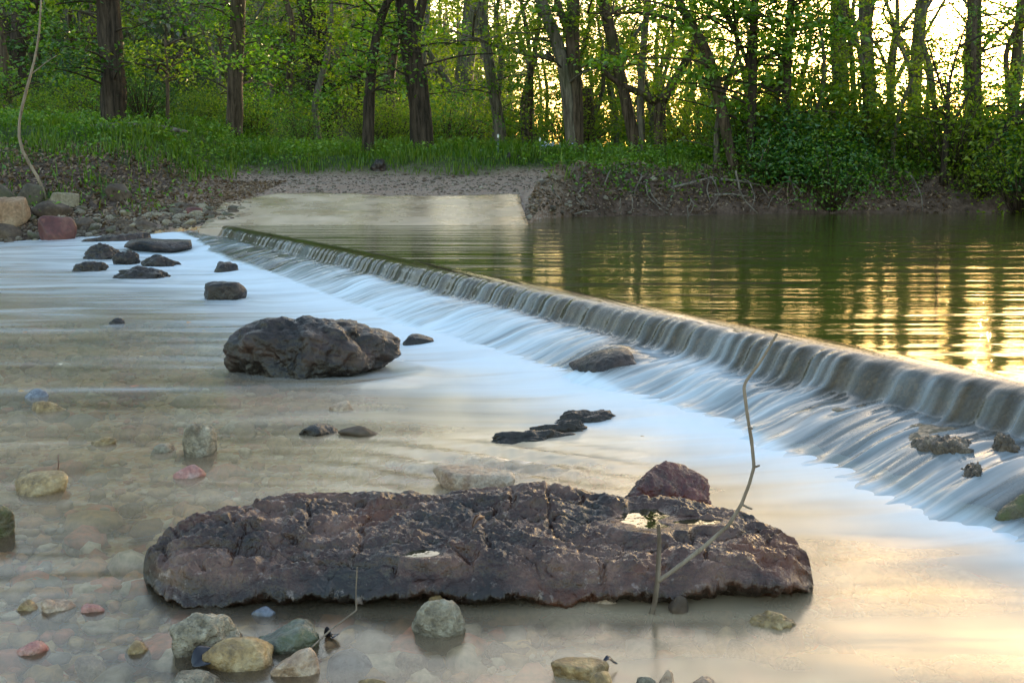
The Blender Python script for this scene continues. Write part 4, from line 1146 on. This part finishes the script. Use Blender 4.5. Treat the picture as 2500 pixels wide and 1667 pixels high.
tree('tree', 'dark trunk half hidden in shade at the far left edge', [(48, 275, 42), (42, 120, 40), (58, 0, 40)], [[(42, 130, 26), (10, 60, 22), (-20, 0, 20)], [(50, 60, 20), (75, 20, 18), (90, 0, 18)]], 'leaf_dark', 'bark_dark', 30, 90, .14, seed=11, zlo=1.9, upper=30)
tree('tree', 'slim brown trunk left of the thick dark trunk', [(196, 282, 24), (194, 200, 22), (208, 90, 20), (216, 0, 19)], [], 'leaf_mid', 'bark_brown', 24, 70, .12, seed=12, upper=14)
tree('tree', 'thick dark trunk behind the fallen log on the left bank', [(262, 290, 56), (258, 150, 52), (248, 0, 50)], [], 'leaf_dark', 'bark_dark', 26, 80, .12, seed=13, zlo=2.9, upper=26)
tree('tree', 'straight grey-brown trunk standing in grass on the left', [(538, 318, 38), (542, 150, 34), (548, 0, 33)], [], 'leaf_mid', 'bark_brown', 28, 80, .12, seed=14, zlo=3.0, upper=26, crown_r=2.6)
tree('tree', 'twin-stemmed dark tree, two trunks growing from one foot', [(738, 332, 40), (722, 190, 38), (706, 70, 36), (700, 0, 36)], [[(758, 330, 26), (752, 200, 24), (742, 90, 21), (738, 0, 20)], [(720, 165, 16), (690, 115, 13), (655, 80, 10), (620, 60, 7)], [(758, 212, 14), (785, 185, 11), (815, 178, 8), (850, 165, 5)]], 'leaf_mid', 'bark_dark', 34, 90, .12, seed=15, zlo=3.0, upper=26, crown_r=2.6)
tree('tree', 'thin pole-like trunk just right of the twin-stemmed tree', [(825, 335, 14), (828, 200, 13), (836, 60, 12), (840, 0, 12)], [], 'leaf_mid', 'bark_dark', 14, 60, .11, seed=16, zlo=3.0, upper=10, sides=8)
tree('tree', 'slender trunk that bends right toward its top', [(846, 352, 28), (848, 230, 25), (858, 110, 21), (880, 20, 18), (898, -10, 16)], [], 'leaf_mid', 'bark_dark', 24, 75, .12, seed=17, zlo=2.9, upper=18)
tree('tree', 'broad leaning trunk with a fork near its top', [(972, 352, 54), (962, 220, 48), (945, 110, 46), (928, 0, 40)], [[(948, 110, 24), (962, 40, 22), (972, 0, 22)]], 'leaf_mid', 'bark_dark', 30, 85, .12, seed=18, zlo=2.8, upper=26, crown_r=2.5)
tree('tree', 'big grey trunk with a long limb rising to the left', [(1058, 338, 44), (1064, 200, 42), (1078, 90, 38), (1086, 0, 36)], [[(1052, 232, 18), (1020, 175, 15), (985, 120, 12), (958, 85, 9)], [(1080, 120, 20), (1100, 60, 20), (1112, 0, 20)]], 'leaf_light', 'bark_grey', 28, 75, .12, seed=19, zlo=2.9, upper=20, crown_r=2.4)
tree('tree', 'leaning pale trunk behind the big grey trunk', [(1150, 300, 26), (1135, 210, 25), (1118, 110, 22), (1108, 40, 20)], [], 'leaf_light', 'bark_grey', 16, 60, .11, seed=20, zlo=3.0, upper=8, y=30)
tree('tree', 'slanting trunk with a limb arching out to the left', [(1318, 345, 32), (1306, 220, 30), (1285, 110, 28), (1258, 40, 26), (1240, 0, 26)], [[(1272, 135, 14), (1235, 128, 12), (1170, 115, 10), (1110, 95, 8), (1040, 72, 5)]], 'leaf_light', 'bark_grey', 26, 70, .12, seed=21, zlo=3.2, upper=10, crown_r=2.0)
tree('tree', 'upright trunk pressed against the slanting one', [(1326, 346, 30), (1322, 200, 30), (1316, 90, 30), (1320, 0, 30)], [[(1318, 110, 18), (1295, 50, 16), (1280, 0, 15)]], 'leaf_mid', 'bark_brown', 22, 70, .12, seed=22, zlo=3.2, upper=8, crown_r=1.9)
tree('tree', 'short dark broken-topped trunk right of the pair', [(1354, 340, 28), (1352, 260, 26), (1348, 205, 22)], [], 'leaf_mid', 'bark_brown', 0, 0, .1, seed=23, upper=0, ext=False, y=29)
tree('tree', 'tall trunk leaning left, behind the wishbone-shaped tree', [(1462, 348, 28), (1440, 240, 26), (1412, 120, 26), (1385, 0, 25)], [], 'leaf_light', 'bark_brown', 18, 60, .11, seed=24, zlo=3.4, upper=4)
tree('tree', 'thin upright trunk close behind the wishbone-shaped tree', [(1472, 345, 20), (1470, 220, 17), (1478, 90, 15), (1488, 0, 14)], [], 'leaf_light', 'bark_grey', 14, 50, .11, seed=25, zlo=3.4, upper=3)
tree('tree', 'wishbone-shaped tree forking low into two crooked limbs', [(1518, 352, 30), (1516, 290, 27), (1516, 238, 28)], [[(1514, 240, 24), (1480, 215, 18), (1430, 198, 14), (1395, 175, 11), (1365, 140, 7)], [(1518, 240, 22), (1540, 200, 20), (1565, 160, 19), (1582, 138, 18), (1600, 80, 8)]], 'leaf_light', 'bark_brown', 14, 60, .11, seed=26, zlo=3.2, upper=0, ext=False, flare=1.25)
tree('tree', 'crooked reddish trunk leaning left over the bank edge', [(1690, 392, 24), (1668, 310, 25), (1648, 215, 26), (1635, 150, 24), (1605, 80, 22), (1570, 30, 20), (1555, 0, 18)], [[(1640, 190, 12), (1690, 170, 9), (1780, 118, 6), (1870, 100, 3)], [(1600, 75, 10), (1560, 50, 8), (1480, 25, 6), (1400, 35, 4), (1350, 30, 3)]], 'leaf_mid', 'bark_brown', 22, 70, .12, seed=27, zlo=3.0, upper=4)
tree('tree', 'leafy tree draped in vines right of the crooked trunk', [(1722, 385, 22), (1728, 250, 20), (1730, 100, 20), (1735, 0, 18)], [[(1730, 180, 12), (1690, 80, 9), (1660, 0, 8)]], 'leaf_mid', 'bark_dark', 60, 95, .12, seed=28, zlo=1.9, upper=10, crown_r=1.9, spread=1.0)
tree('tree', 'second vine-draped leafy tree, nearer the gap of bright sky', [(1800, 380, 20), (1808, 230, 18), (1812, 100, 17), (1816, 0, 16)], [], 'leaf_mid', 'bark_dark', 46, 90, .12, seed=29, zlo=1.9, upper=6, crown_r=1.6, spread=.95)
tree('tree', 'straight dark trunk against the bright sky, nearest the vine-draped trees', [(1930, 330, 36), (1930, 200, 36), (1926, 90, 35), (1924, 0, 34)], [[(1926, 60, 9), (1890, 45, 7), (1850, 60, 5), (1820, 95, 3)]], 'leaf_light', 'bark_brown', 18, 50, .095, seed=30, zlo=3.8, upper=2, y=27)
tree('tree', 'very thin trunk between two thick ones against the bright sky', [(1962, 330, 14), (1960, 180, 13), (1952, 60, 12), (1946, 0, 11)], [], 'leaf_light', 'bark_brown', 10, 40, .095, seed=31, zlo=3.8, upper=1, y=30, sides=8)
tree('tree', 'thick trunk with a kinked top against the bright sky', [(2000, 330, 32), (1998, 200, 30), (1990, 90, 28), (1986, 0, 30)], [[(1992, 80, 12), (2002, 30, 10), (2006, 0, 9)]], 'leaf_light', 'bark_grey', 17, 45, .095, seed=32, zlo=3.8, upper=1, y=29)
tree('tree', 'thin forked trunk sunlit from behind', [(2045, 330, 14), (2050, 150, 13), (2062, 60, 11), (2058, 0, 10)], [[(2046, 190, 9), (2030, 130, 7), (2000, 85, 5)]], 'leaf_light', 'bark_grey', 17, 45, .095, seed=33, zlo=3.6, upper=1, y=28, sides=8)
tree('tree', 'leafy ivy-clad trunk in the middle of the bright sky', [(2098, 330, 30), (2104, 160, 30), (2112, 60, 28), (2118, 0, 28)], [], 'leaf_light', 'bark_grey', 28, 60, .095, seed=34, zlo=3.0, upper=2, y=28, crown_r=1.0)
tree('tree', 'tall ivy-clad trunk second from the right edge', [(2240, 380, 34), (2240, 250, 32), (2236, 120, 32), (2238, 0, 30)], [[(2236, 140, 10), (2270, 90, 8), (2320, 50, 6), (2352, 30, 5)]], 'leaf_light', 'bark_brown', 26, 55, .095, seed=35, zlo=3.2, upper=2, crown_r=1.3)
tree('tree', 'trunk at the right edge against the bright sky', [(2330, 330, 26), (2328, 200, 24), (2336, 90, 20), (2345, 0, 18)], [], 'leaf_light', 'bark_brown', 24, 55, .095, seed=36, zlo=3.4, upper=2, y=27)
tree('sapling', 'branching sapling before the ivy-clad trunks on the right bank', [(2165, 425, 16), (2172, 330, 14), (2176, 250, 10), (2180, 190, 8)], [[(2172, 330, 9), (2200, 260, 7), (2240, 190, 5), (2290, 120, 3)], [(2176, 240, 6), (2150, 170, 5), (2135, 110, 3)], [(2178, 200, 6), (2200, 120, 5), (2225, 40, 3)]], 'leaf_light', 'bark_dark', 18, 45, .09, seed=37, zlo=2.0, upper=0, ext=False, crown_r=1.0, spread=.8, cat='tree')
tree('sapling', 'leaning dark sapling reaching up right at the right edge', [(2195, 438, 12), (2240, 380, 18), (2290, 320, 18), (2352, 245, 18), (2420, 170, 14)], [], 'leaf_mid', 'bark_dark', 10, 50, .1, seed=38, zlo=2.0, upper=0, ext=False, crown_r=.8, cat='tree')
tree('sapling', 'slim sapling with few leaves right of the thick dark trunk', [(386, 292, 9), (386, 220, 8), (384, 160, 7), (378, 90, 4)], [[(386, 200, 4), (365, 165, 3), (335, 150, 2)], [(385, 165, 4), (405, 130, 3), (430, 105, 2)]], 'leaf_light', 'bark_brown', 14, 45, .1, seed=39, zlo=2.6, upper=0, ext=False, crown_r=1.1, sides=7)
tree('snag', 'bent vine-smothered snag on the far slope between two trunks', [(612, 290, 20), (598, 262, 18), (585, 230, 16), (574, 200, 13), (576, 176, 9)], [[(598, 262, 8), (585, 250, 7), (570, 246, 6)]], 'leaf_cool', 'bark_dark', 40, 60, .10, seed=40, zlo=1.4, upper=0, ext=False, crown_r=.15, spread=.35, y=33)
tree('sapling', 'pale bare crooked stem rising from the left boulders', [(106, 438, 7), (100, 412, 8), (78, 388, 7), (55, 366, 8), (38, 318, 7), (42, 270, 6), (58, 210, 7), (80, 130, 5), (92, 60, 5), (94, 0, 4)], [[(72, 170, 3), (100, 150, 2), (130, 128, 1.5)]], 'leaf_mid', 'bark_pale', 0, 0, .1, seed=41, upper=0, sides=7, flare=1.0, y=18.4, ext=False)

# farther trees of the wood: a few kinds, copied
def far_proto(seed, leafmat, barkmat, h, n_spray, per, size, label):
    rng = np.random.default_rng(seed)
    root = empty('tree', (0, 0, 0), label, 'tree')
    mb = MB()
    P = [(0, 0, -.2)] + [(rng.normal(0, .18) * k, rng.normal(0, .18) * k, h * k / 5) for k in range(1, 6)]
    TP, TR = limb_tube(mb, P, [.16, .14, .12, .09, .06, .02], seed, sides=8)
    st = []
    for _ in range(n_spray):
        z = rng.uniform(.8, h * .95); i = np.argmin(np.abs(TP[:, 2] - z)); az = rng.uniform(0, 6.28); ln = rng.uniform(.3, 1.0) * (2.3 - 1.2 * z / h)
        e = TP[i] + [math.cos(az) * ln, math.sin(az) * ln, .25 * ln]
        mb.add(*tube(np.array([TP[i], (TP[i] + e) / 2 + [0, 0, .05], e]), np.array([.025, .016, .006]), 4)); st.append(e)
    pts, tw = twigs_leaves(rng, st, 1.1, per, size, .4, .45)
    mb.build('trunk', barkmat, root)
    cm = MB(); cm.add(*leaves(pts, size, rng)); cm.build('crown', leafmat, root, smooth=False)
    return root
LAND = [(262, 'the thick dark trunk'), (540, 'the straight grey-brown trunk'), (740, 'the twin-stemmed tree'), (970, 'the broad leaning trunk'), (1060, 'the big grey trunk'), (1320, 'the slanting trunk pair'), (1517, 'the wishbone-shaped tree'), (1690, 'the crooked reddish trunk'),
        (1930, 'the dark trunk on bright sky'), (2100, 'the ivy-clad trunk on bright sky'), (2240, 'the tall ivy-clad trunk')]
def near_land(x, y):
    sx = (1250 + x / y * F * .99) / DS
    return min(LAND, key=lambda l: abs(l[0] - sx))[1], sx
def far_trees():
    rng = np.random.default_rng(99)
    P = [far_proto(901, M['leaf_light'], M['bark_grey'], 9.5, 46, 60, .16, 'x'), far_proto(902, M['leaf_mid'], M['bark_brown'], 10.5, 46, 60, .16, 'x'), far_proto(903, M['leaf_light'], M['bark_grey'], 9, 26, 50, .10, 'x')]
    used = [False] * 3
    words = ['yellow-green young tree deeper in the wood behind ', 'mid-green young tree deeper in the wood behind ', 'thin sparse tree deeper in the wood behind ']
    grp = ['yellow-green trees', 'mid-green trees', 'thin sparse trees']
    spots = []
    tries = 0
    while len(spots) < 52 and tries < 5000:
        tries += 1
        y = rng.uniform(30, 56); x = rng.uniform(-.5, .5) * y
        if any((x - a) ** 2 + (y - b) ** 2 < 2.2 for a, b, *_ in spots): continue
        sx = (1250 + x / y * F) / DS
        if sx > 1850: k = 2
        elif sx > 1120: k = rng.choice([0, 2, 2, 2])
        else: k = rng.choice([0, 0, 1, 2])
        if sx > 1850 and rng.random() < .3: continue
        if sx > 1120 and y > 44: continue
        if sx < 900 and rng.random() < .45: continue
        spots.append((x, y, k))
    for _ in range(26):
        y = rng.uniform(29.5, 39); sx = rng.uniform(1080, 1800); spots.append(((sx * DS - 1250) / F * y, y, int(rng.choice([3, 3, 4]))))
    for sx, yy in ((1640, 23.6), (1765, 24.2), (1850, 23.4), (1965, 24.5), (2040, 23.6), (2130, 24.4), (2215, 23.8), (2300, 24.6), (1700, 26)):
        spots.append(((sx * DS - 1250) / F * yy, yy, int(rng.choice([3, 5, 4]))))
    for x, y, k in spots:
        low = k > 2; k = k - 3 if low else k
        o = P[k] if not used[k] else copy_tree(P[k]); used[k] = True
        ld, sx = near_land(x, y)
        o['label'] = (words[k] if y > 28 else words[k].replace('deeper in the wood behind', 'on the right bank beside')) + ld; o['group'] = grp[k] + (' behind ' if y > 28 else ' beside ') + ld
        s = rng.uniform(.75, 1.2) * (.48 if low else .75 if sx > 1120 else 1); o.location = (x, y, gz(x, y) - .05); o.rotation_euler = (0, 0, rng.uniform(0, 6.28)); o.scale = (s, s, s * rng.uniform(.9, 1.15))
far_trees()

def far_woods():
    rng = np.random.default_rng(5)
    mb = MB(); tb = MB(); n = 0
    while n < 1300:
        y = 56 + 110 * rng.random() ** 1.3; x = rng.uniform(-.62, .30) * y
        sx = (1250 + x / y * F) / DS
        if sx > 1180 and rng.random() < .93: continue
        n += 1
        z = gz(x, y); h = rng.uniform(5, 9)
        tb.add(*tube(np.array([[x, y, z - .3], [x + rng.normal(0, .3), y, z + h * .5], [x + rng.normal(0, .6), y, z + h]]), np.array([.14, .09, .03]), 4))
        p = rng.normal(0, 1, (38, 3)) * [1.3, 1.3, h * .22] + [x, y, z + h * .62]
        mb.add(*leaves(p, .42, rng, .7))
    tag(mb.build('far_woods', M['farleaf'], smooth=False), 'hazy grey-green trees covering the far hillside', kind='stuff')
    tag(tb.build('far_trunks_woods', M['bark_grey']), 'thin trunks of the far hillside wood', kind='stuff')
far_woods()

# ------------------------------------------------------------------ bushes and ground plants
def bush_proto(seed, leafmat, n, size, h, rad, label, flat=.6):
    rng = np.random.default_rng(seed)
    root = empty('bush', (0, 0, 0), label, 'bush')
    sb = MB(); pts = []
    for _ in range(n):
        az = rng.uniform(0, 6.28); r = rad * rng.uniform(.15, 1) ; z = h * rng.uniform(.18, 1) * (1 - .45 * (r / rad) ** 2)
        e = np.array([math.cos(az) * r, math.sin(az) * r, z])
        sb.add(*tube(np.array([[e[0] * .1, e[1] * .1, -.1], e * [.6, .6, .6] + [0, 0, .05], e]), np.array([.014, .010, .004]), 4))
        k = int(rng.uniform(22, 55)); pts.append(rng.normal(0, 1, (k, 3)) * [.24 * rad, .24 * rad, .13 * h * flat * 2] + e)
    pts = np.concatenate(pts); pts[:, 2] = np.maximum(pts[:, 2], .02)
    sb.build('stem', M['bark_brown'], root)
    cm = MB(); cm.add(*leaves(pts, size, rng)); cm.build('foliage', leafmat, root, smooth=False)
    return root
def bushes():
    rng = np.random.default_rng(123)
    kinds = [('leaf_light', 60, .085, 2.0, 1.3, 'yellow-green bush'), ('leaf_mid', 62, .085, 1.8, 1.2, 'mid-green bush'), ('leaf_dark', 64, .09, 2.3, 1.3, 'dark green bush'), ('leaf_cool', 34, .13, 1.5, .9, 'broad-leaved bush')]
    P = [bush_proto(800 + i, M[a], n, s, h, r, 'x') for i, (a, n, s, h, r, l) in enumerate(kinds)]
    used = [False] * 4; nearb = [False]
    def put(k, x, y, s, where=None, zs=1.0):
        o = P[k] if not used[k] else copy_tree(P[k]); used[k] = True
        ld, sx = near_land(x, y)
        wr = where or ('understory behind ' + ld)
        o['label'] = kinds[k][5] + ' in the ' + wr; o['group'] = kinds[k][5] + 's in the ' + wr
        o.location = (x, y, gz(x, y) - .05); o.rotation_euler = (0, 0, rng.uniform(0, 6.28)); o.scale = (s, s, s * zs)
    # understory behind the front trunks
    for _ in range(58):
        y = rng.uniform(28.5, 42); x = rng.uniform(-.5, .5) * y
        sx = (1250 + x / y * F) / DS
        put(int(rng.choice([1, 1, 2, 0] if sx < 500 else [0, 1, 1] if sx < 800 else [0, 0, 0, 1])), x, y, rng.uniform(.7, 1.15))
    # dense bushes overhanging the right bank
    for _ in range(50):
        x = rng.uniform(4.2, 14.5); y = float(ysh(x)) + rng.uniform(.5 if x < 5.2 else -.1, 4.2)
        sx = (1250 + x / y * F) / DS
        k = int(rng.choice([1, 2, 1, 0, 0] if sx < 2000 else [1, 0, 0, 1, 0]))
        put(k, x, y, rng.uniform(.5, 1.25), ('right bank thicket below ' if y < float(ysh(x)) + 2 else 'right bank thicket beside ') + near_land(x, y)[0])
    for (sx, sy, s) in ((1790, 330, .9), (1850, 330, .75), (1815, 400, .8), (1900, 345, .8), (1940, 395, .7), (2290, 400, .8)):
        p = atd(sx * DS, sy * DS, 22.9)
        put(3, p[0], 22.9, s, 'thicket over the pool below ' + near_land(p[0], 22.9)[0])
    for (sx, sy, s) in ((80, 260, .9), (150, 270, .8), (310, 280, .8), (20, 270, 1.0)):
        p = hit(sx * DS, sy * DS) or (-8, 25)
        put(2, p[0], p[1] + .5, s, 'shade left of the thick dark trunk' if sx < 260 else 'shade right of the thick dark trunk')
bushes()

def ground_plants():
    rng = np.random.default_rng(31)
    # grass on the banks
    n = 0; base = []
    def mask(x, y):
        d = y - ysh(x); nz = fbm(x * .5, y * .5, o=3, seed=41)
        rub = (1 - sstep(.9, 2.6, d + nz * 1.2)) * (x < -4.5)
        gr = sstep(-6.3, -5.3, x + nz * .8) * (1 - sstep(.3, 1.3, x - .4 * np.maximum(y - 20.5, 0))) * (1 - sstep(23.6, 24.9, y + nz * .6))
        g = (1 - np.clip(rub * 1.1, 0, 1)) * (1 - np.clip(gr * 1.3, 0, 1))
        g = g * np.where(x > .3, sstep(.5, 1.3, d), 1)
        bare = sstep(-.45, -.05, nz + .1) * sstep(-5.0, -6.5, x - .3 * (d - 2)) * (1 - sstep(4.2, 6.0, d + nz * 2))
        return np.where(d > .1, g * (1 - .96 * bare), 0)
    x = rng.uniform(-15, 16, 260000); y = rng.uniform(16.5, 34, 260000)
    keep = (np.abs(x) < y * .52) & (rng.random(len(x)) < mask(x, y) * np.interp(y, [16, 24, 28, 34], [.9, 1, .7, .4]))
    x, y = x[keep], y[keep]; z = zt(x, y); n = len(x)
    clump = sstep(-.3, .5, fbm(x * 1.3, y * 1.3, o=3, seed=55))
    h = rng.uniform(.08, .34, n) * (.30 + 1.15 * clump) * np.interp(x, [-9, -3, 1, 3], [.7, 1.15, 1.1, .8])
    az = rng.uniform(0, 6.28, n); lean = rng.uniform(.1, .7, n) * h
    b = np.stack([x, y, z - .02], 1); wv = np.stack([np.cos(az), np.sin(az), 0 * az], 1) * .010; ld = np.stack([-np.sin(az), np.cos(az), 0 * az], 1) * lean[:, None]
    m_ = b + ld * .35 + np.stack([0 * h, 0 * h, h * .6], 1); t_ = b + ld + np.stack([0 * h, 0 * h, h], 1)
    V = np.stack([b - wv, b + wv, m_ + wv * .8, t_, m_ - wv * .8], 1).reshape(-1, 3)
    k = np.arange(n)[:, None] * 5
    o = mk('grass', V, [np.concatenate([k, k + 1, k + 2, k + 4], 1), np.concatenate([k + 4, k + 2, k + 3], 1)], M['grass'], smooth=False)
    tag(o, 'long green grass on the banks', kind='stuff')
    # broad-leaved weeds
    x = rng.uniform(-13, 14, 90000); y = rng.uniform(16.3, 32, 90000)
    g2 = sstep(-.05, .35, fbm(x * .9, y * .9, o=3, seed=66))
    d = y - ysh(x)
    mk2 = np.where(x > .6, (d > .15) * np.maximum(g2 * sstep(1.0, 2.6, x + d * .8) * 1.5, .34), mask(x, y) * g2 + .05 * (x < -5) * (d > .8))
    gr = (x > -5.2) & (x < 1.0 + .4 * np.maximum(y - 20.5, 0)) & (y < 24)
    keep = (rng.random(len(x)) < mk2 * .8) & ~gr & (d > 0)
    x, y = x[keep], y[keep]
    p = np.stack([x, y, zt(x, y) + rng.uniform(.02, .30, len(x)) * np.where(x > .6, 1.2, 1)], 1)
    p = np.concatenate([p + rng.normal(0, .06, p.shape) for _ in range(2)])
    V, Q = leaves(p, .085, rng)
    tag(mk('undergrowth', V, Q, M['leaf_mid'], smooth=False), 'low leafy weeds spread over the banks', kind='stuff')
    # fallen leaves on the left bank and the cut bank
    x = rng.uniform(-12, -4.6, 14000); y = rng.uniform(16.4, 24, 14000); d = y - ysh(x)
    keep = (d > .5) & (d < 6); x, y = x[keep], y[keep]
    x2 = rng.uniform(.3, 9, 5000); y2 = ysh(x2) + rng.uniform(.05, 1.6, 5000)
    x = np.concatenate([x, x2]); y = np.concatenate([y, y2])
    V, Q = leaves(np.stack([x, y, zt(x, y) + .02], 1), .085, rng, 1.3)
    tag(mk('leaf_litter', V, Q, M['litter'], smooth=False), 'brown fallen leaves and twigs on bare earth', kind='stuff')
ground_plants()

# ------------------------------------------------------------------ small things on the banks
def bank_things():
    # fallen log on the left bank
    P = [];
    for (sx, sy) in ((180, 296), (250, 291), (300, 287), (340, 289), (390, 297), (430, 303)):
        P.append(atd(sx * DS, sy * DS, 23.6))
    mb = MB(); P, R = limb_tube(mb, P, [.05, .07, .075, .07, .055, .03], 51, sides=9)
    tag(mb.build('fallen_log', M['drift'], loc=tuple(P[len(P) // 2])), 'long grey fallen log lying below the thick dark trunk', 'log')
    def drift(pts, r0, label, y=None, name='driftwood', cat='driftwood', mat='drift'):
        h_ = hit(pts[0][0] * DS, pts[0][1] * DS); yy = y or ((h_[1] if h_ else 21.5) - .1)
        Pp = [atd(a * DS, b * DS, yy) for a, b in pts]
        mb = MB(); limb_tube(mb, Pp, np.linspace(r0, r0 * .4, len(Pp)), int(pts[0][0]), n=24, sides=7)
        tag(mb.build(name, M[mat], loc=Pp[0]), label, cat)
    drift([(1540, 432), (1575, 424), (1610, 414), (1640, 407)], .035, 'grey driftwood pole slanting up the earth bank')
    drift([(1545, 500), (1580, 497), (1625, 496), (1660, 499)], .03, 'pale driftwood log lying along the waterline of the earth bank', 21.2)
    drift([(1582, 498), (1578, 482), (1587, 468), (1586, 455)], .016, 'pale hooked branch stub standing up at the waterline', 21.15)
    drift([(1586, 457), (1593, 470), (1588, 485), (1580, 498)], .014, 'curved root looping beside the hooked stub', 21.1)
    drift([(1655, 412), (1700, 416), (1760, 428), (1800, 440)], .03, 'dark branch sagging over the undercut bank')
    drift([(1690, 392), (1700, 440), (1715, 465), (1740, 490)], .022, 'long bare root dropping from the crooked trunk to the water', 21.6, 'root', 'root')
    drift([(1640, 448), (1680, 446), (1720, 452)], .03, 'short pale log jammed in the undercut bank')
    drift([(1600, 405), (1612, 398), (1622, 402), (1618, 412)], .014, 'small curled pale root on the bare earth', None, 'root', 'root')
    drift([(1270, 440), (1285, 455), (1292, 470)], .014, 'thin pale root hanging from the left nose of the earth bank', 19.8, 'root', 'root')
    drift([(1425, 455), (1428, 470), (1422, 482)], .014, 'thin root hanging in the middle of the earth bank', 20.9, 'root', 'root')
    drift([(1452, 455), (1453, 475), (1446, 490)], .014, 'thin root right beside the middle hanging one', 20.9, 'root', 'root')
    drift([(1320, 492), (1345, 484), (1362, 486), (1372, 480)], .016, 'twisted root lying by the water near the ford ramp', 19.9, 'root', 'root')
    drift([(1745, 375), (1760, 340), (1772, 310)], .012, 'thin pale sapling stem leaning in the thicket', 22.6, 'stem', 'plant', 'bark_pale')
    drift([(1812, 470), (1808, 440), (1816, 400), (1812, 350)], .013, 'thin pale vine hanging into the thicket over the pool', 22.4, 'vine', 'plant', 'bark_pale')
    rr = random.Random(4)
    for k in range(16):
        x = rr.uniform(.9, 8.5); yy = float(ysh(x)) + rr.uniform(.02, .25); z1 = rr.uniform(.75, 1.1); z0_ = rr.uniform(.3, .55)
        Pp = [(x, yy + .5, z1 + .06), (x + rr.uniform(-.06, .06), yy + .12, z1), (x + rr.uniform(-.2, .2), yy, (z1 + z0_) / 2), (x + rr.uniform(-.35, .35), yy - .1, z0_)]
        mb = MB(); limb_tube(mb, Pp, [.016, .016, .012, .006], 60 + k, n=18, sides=6)
        tag(mb.build('root', M['drift'], loc=Pp[1]), 'thin bare root hanging out of the cut earth of the far right bank', 'root', 'thin roots hanging out of the far right bank')
    # dark uprooted stump beside the road
    def clod(box, label, name='root_wad', cat='stump', mat='dark'):
        h_ = hit((box[0] + box[2]) / 2, box[3]); yd = h_[1] if h_ else 24
        rock(box, M[mat], label, cat, name, ydist=yd, depth=.8, rough=.45, freq=2.5, sub=4, soft=8)
    clod((904, 388, 944, 420), 'dark tangled root wad at the edge of the gravel road')
    clod((1232, 370, 1250, 392), 'small dark stump in the grass near the fence posts', 'stump')
    clod((1258, 378, 1274, 394), 'low brown stump right of the small dark one', 'stump')
    # two fence posts
    for i, (sx, top, bot, lb) in enumerate(((1216, 327, 366, 'green metal fence post left of the stumps'), (1318, 335, 378, 'green metal fence post with white tip right of the stumps'))):
        y = 26.2; p = atd(sx, bot, y); q = atd(sx, top, y)
        h = q[2] - gz(p[0], y)
        root = empty('fence_post', (p[0], y, gz(p[0], y) - .05), lb, 'post')
        def bar(x0, x1, y0, y1, z0, z1, mb):
            V = np.array([[a, b, c] for a in (x0, x1) for b in (y0, y1) for c in (z0, z1)])
            mb.add(V, [[0, 1, 3, 2], [4, 6, 7, 5], [0, 4, 5, 1], [2, 3, 7, 6], [0, 2, 6, 4], [1, 5, 7, 3]])
        mb = MB(); bar(-.02, .02, -.003, .003, 0, h - .10, mb); bar(-.003, .003, .0035, .04, 0, h - .04, mb); mb.build('post_shaft', M['post_green'], root, smooth=False)
        mb = MB(); bar(-.021, .021, -.004, .004, h - .04, h + .03, mb); bar(-.004, .004, .0045, .041, h - .10, h + .05, mb); mb.build('tip', M['post_white'], root, smooth=False)
    # pale blue flowers
    rng = np.random.default_rng(77)
    p = hit(1347, 388) or (1.0, 23.5)
    root = empty('flower_clump', (p[0], p[1], gz(*p)), 'clump of pale blue wildflowers in grass on the bank top', 'flowers')
    pts = rng.normal(0, 1, (90, 3)) * [.13, .10, .035] + [p[0], p[1], gz(*p) + .30]
    cm = MB(); cm.add(*leaves(pts, .045, rng, 1.0, .1, .9)); cm.build('blossom', M['flower'], root, root.location, smooth=False)
    cm = MB()
    for q in pts[::4]: cm.add(*tube(np.array([[q[0] * .6 + p[0] * .4, q[1], gz(*p) - .02], q]), np.array([.004, .003]), 4))
    cm.build('stem', M['grass'], root, root.location)
bank_things()
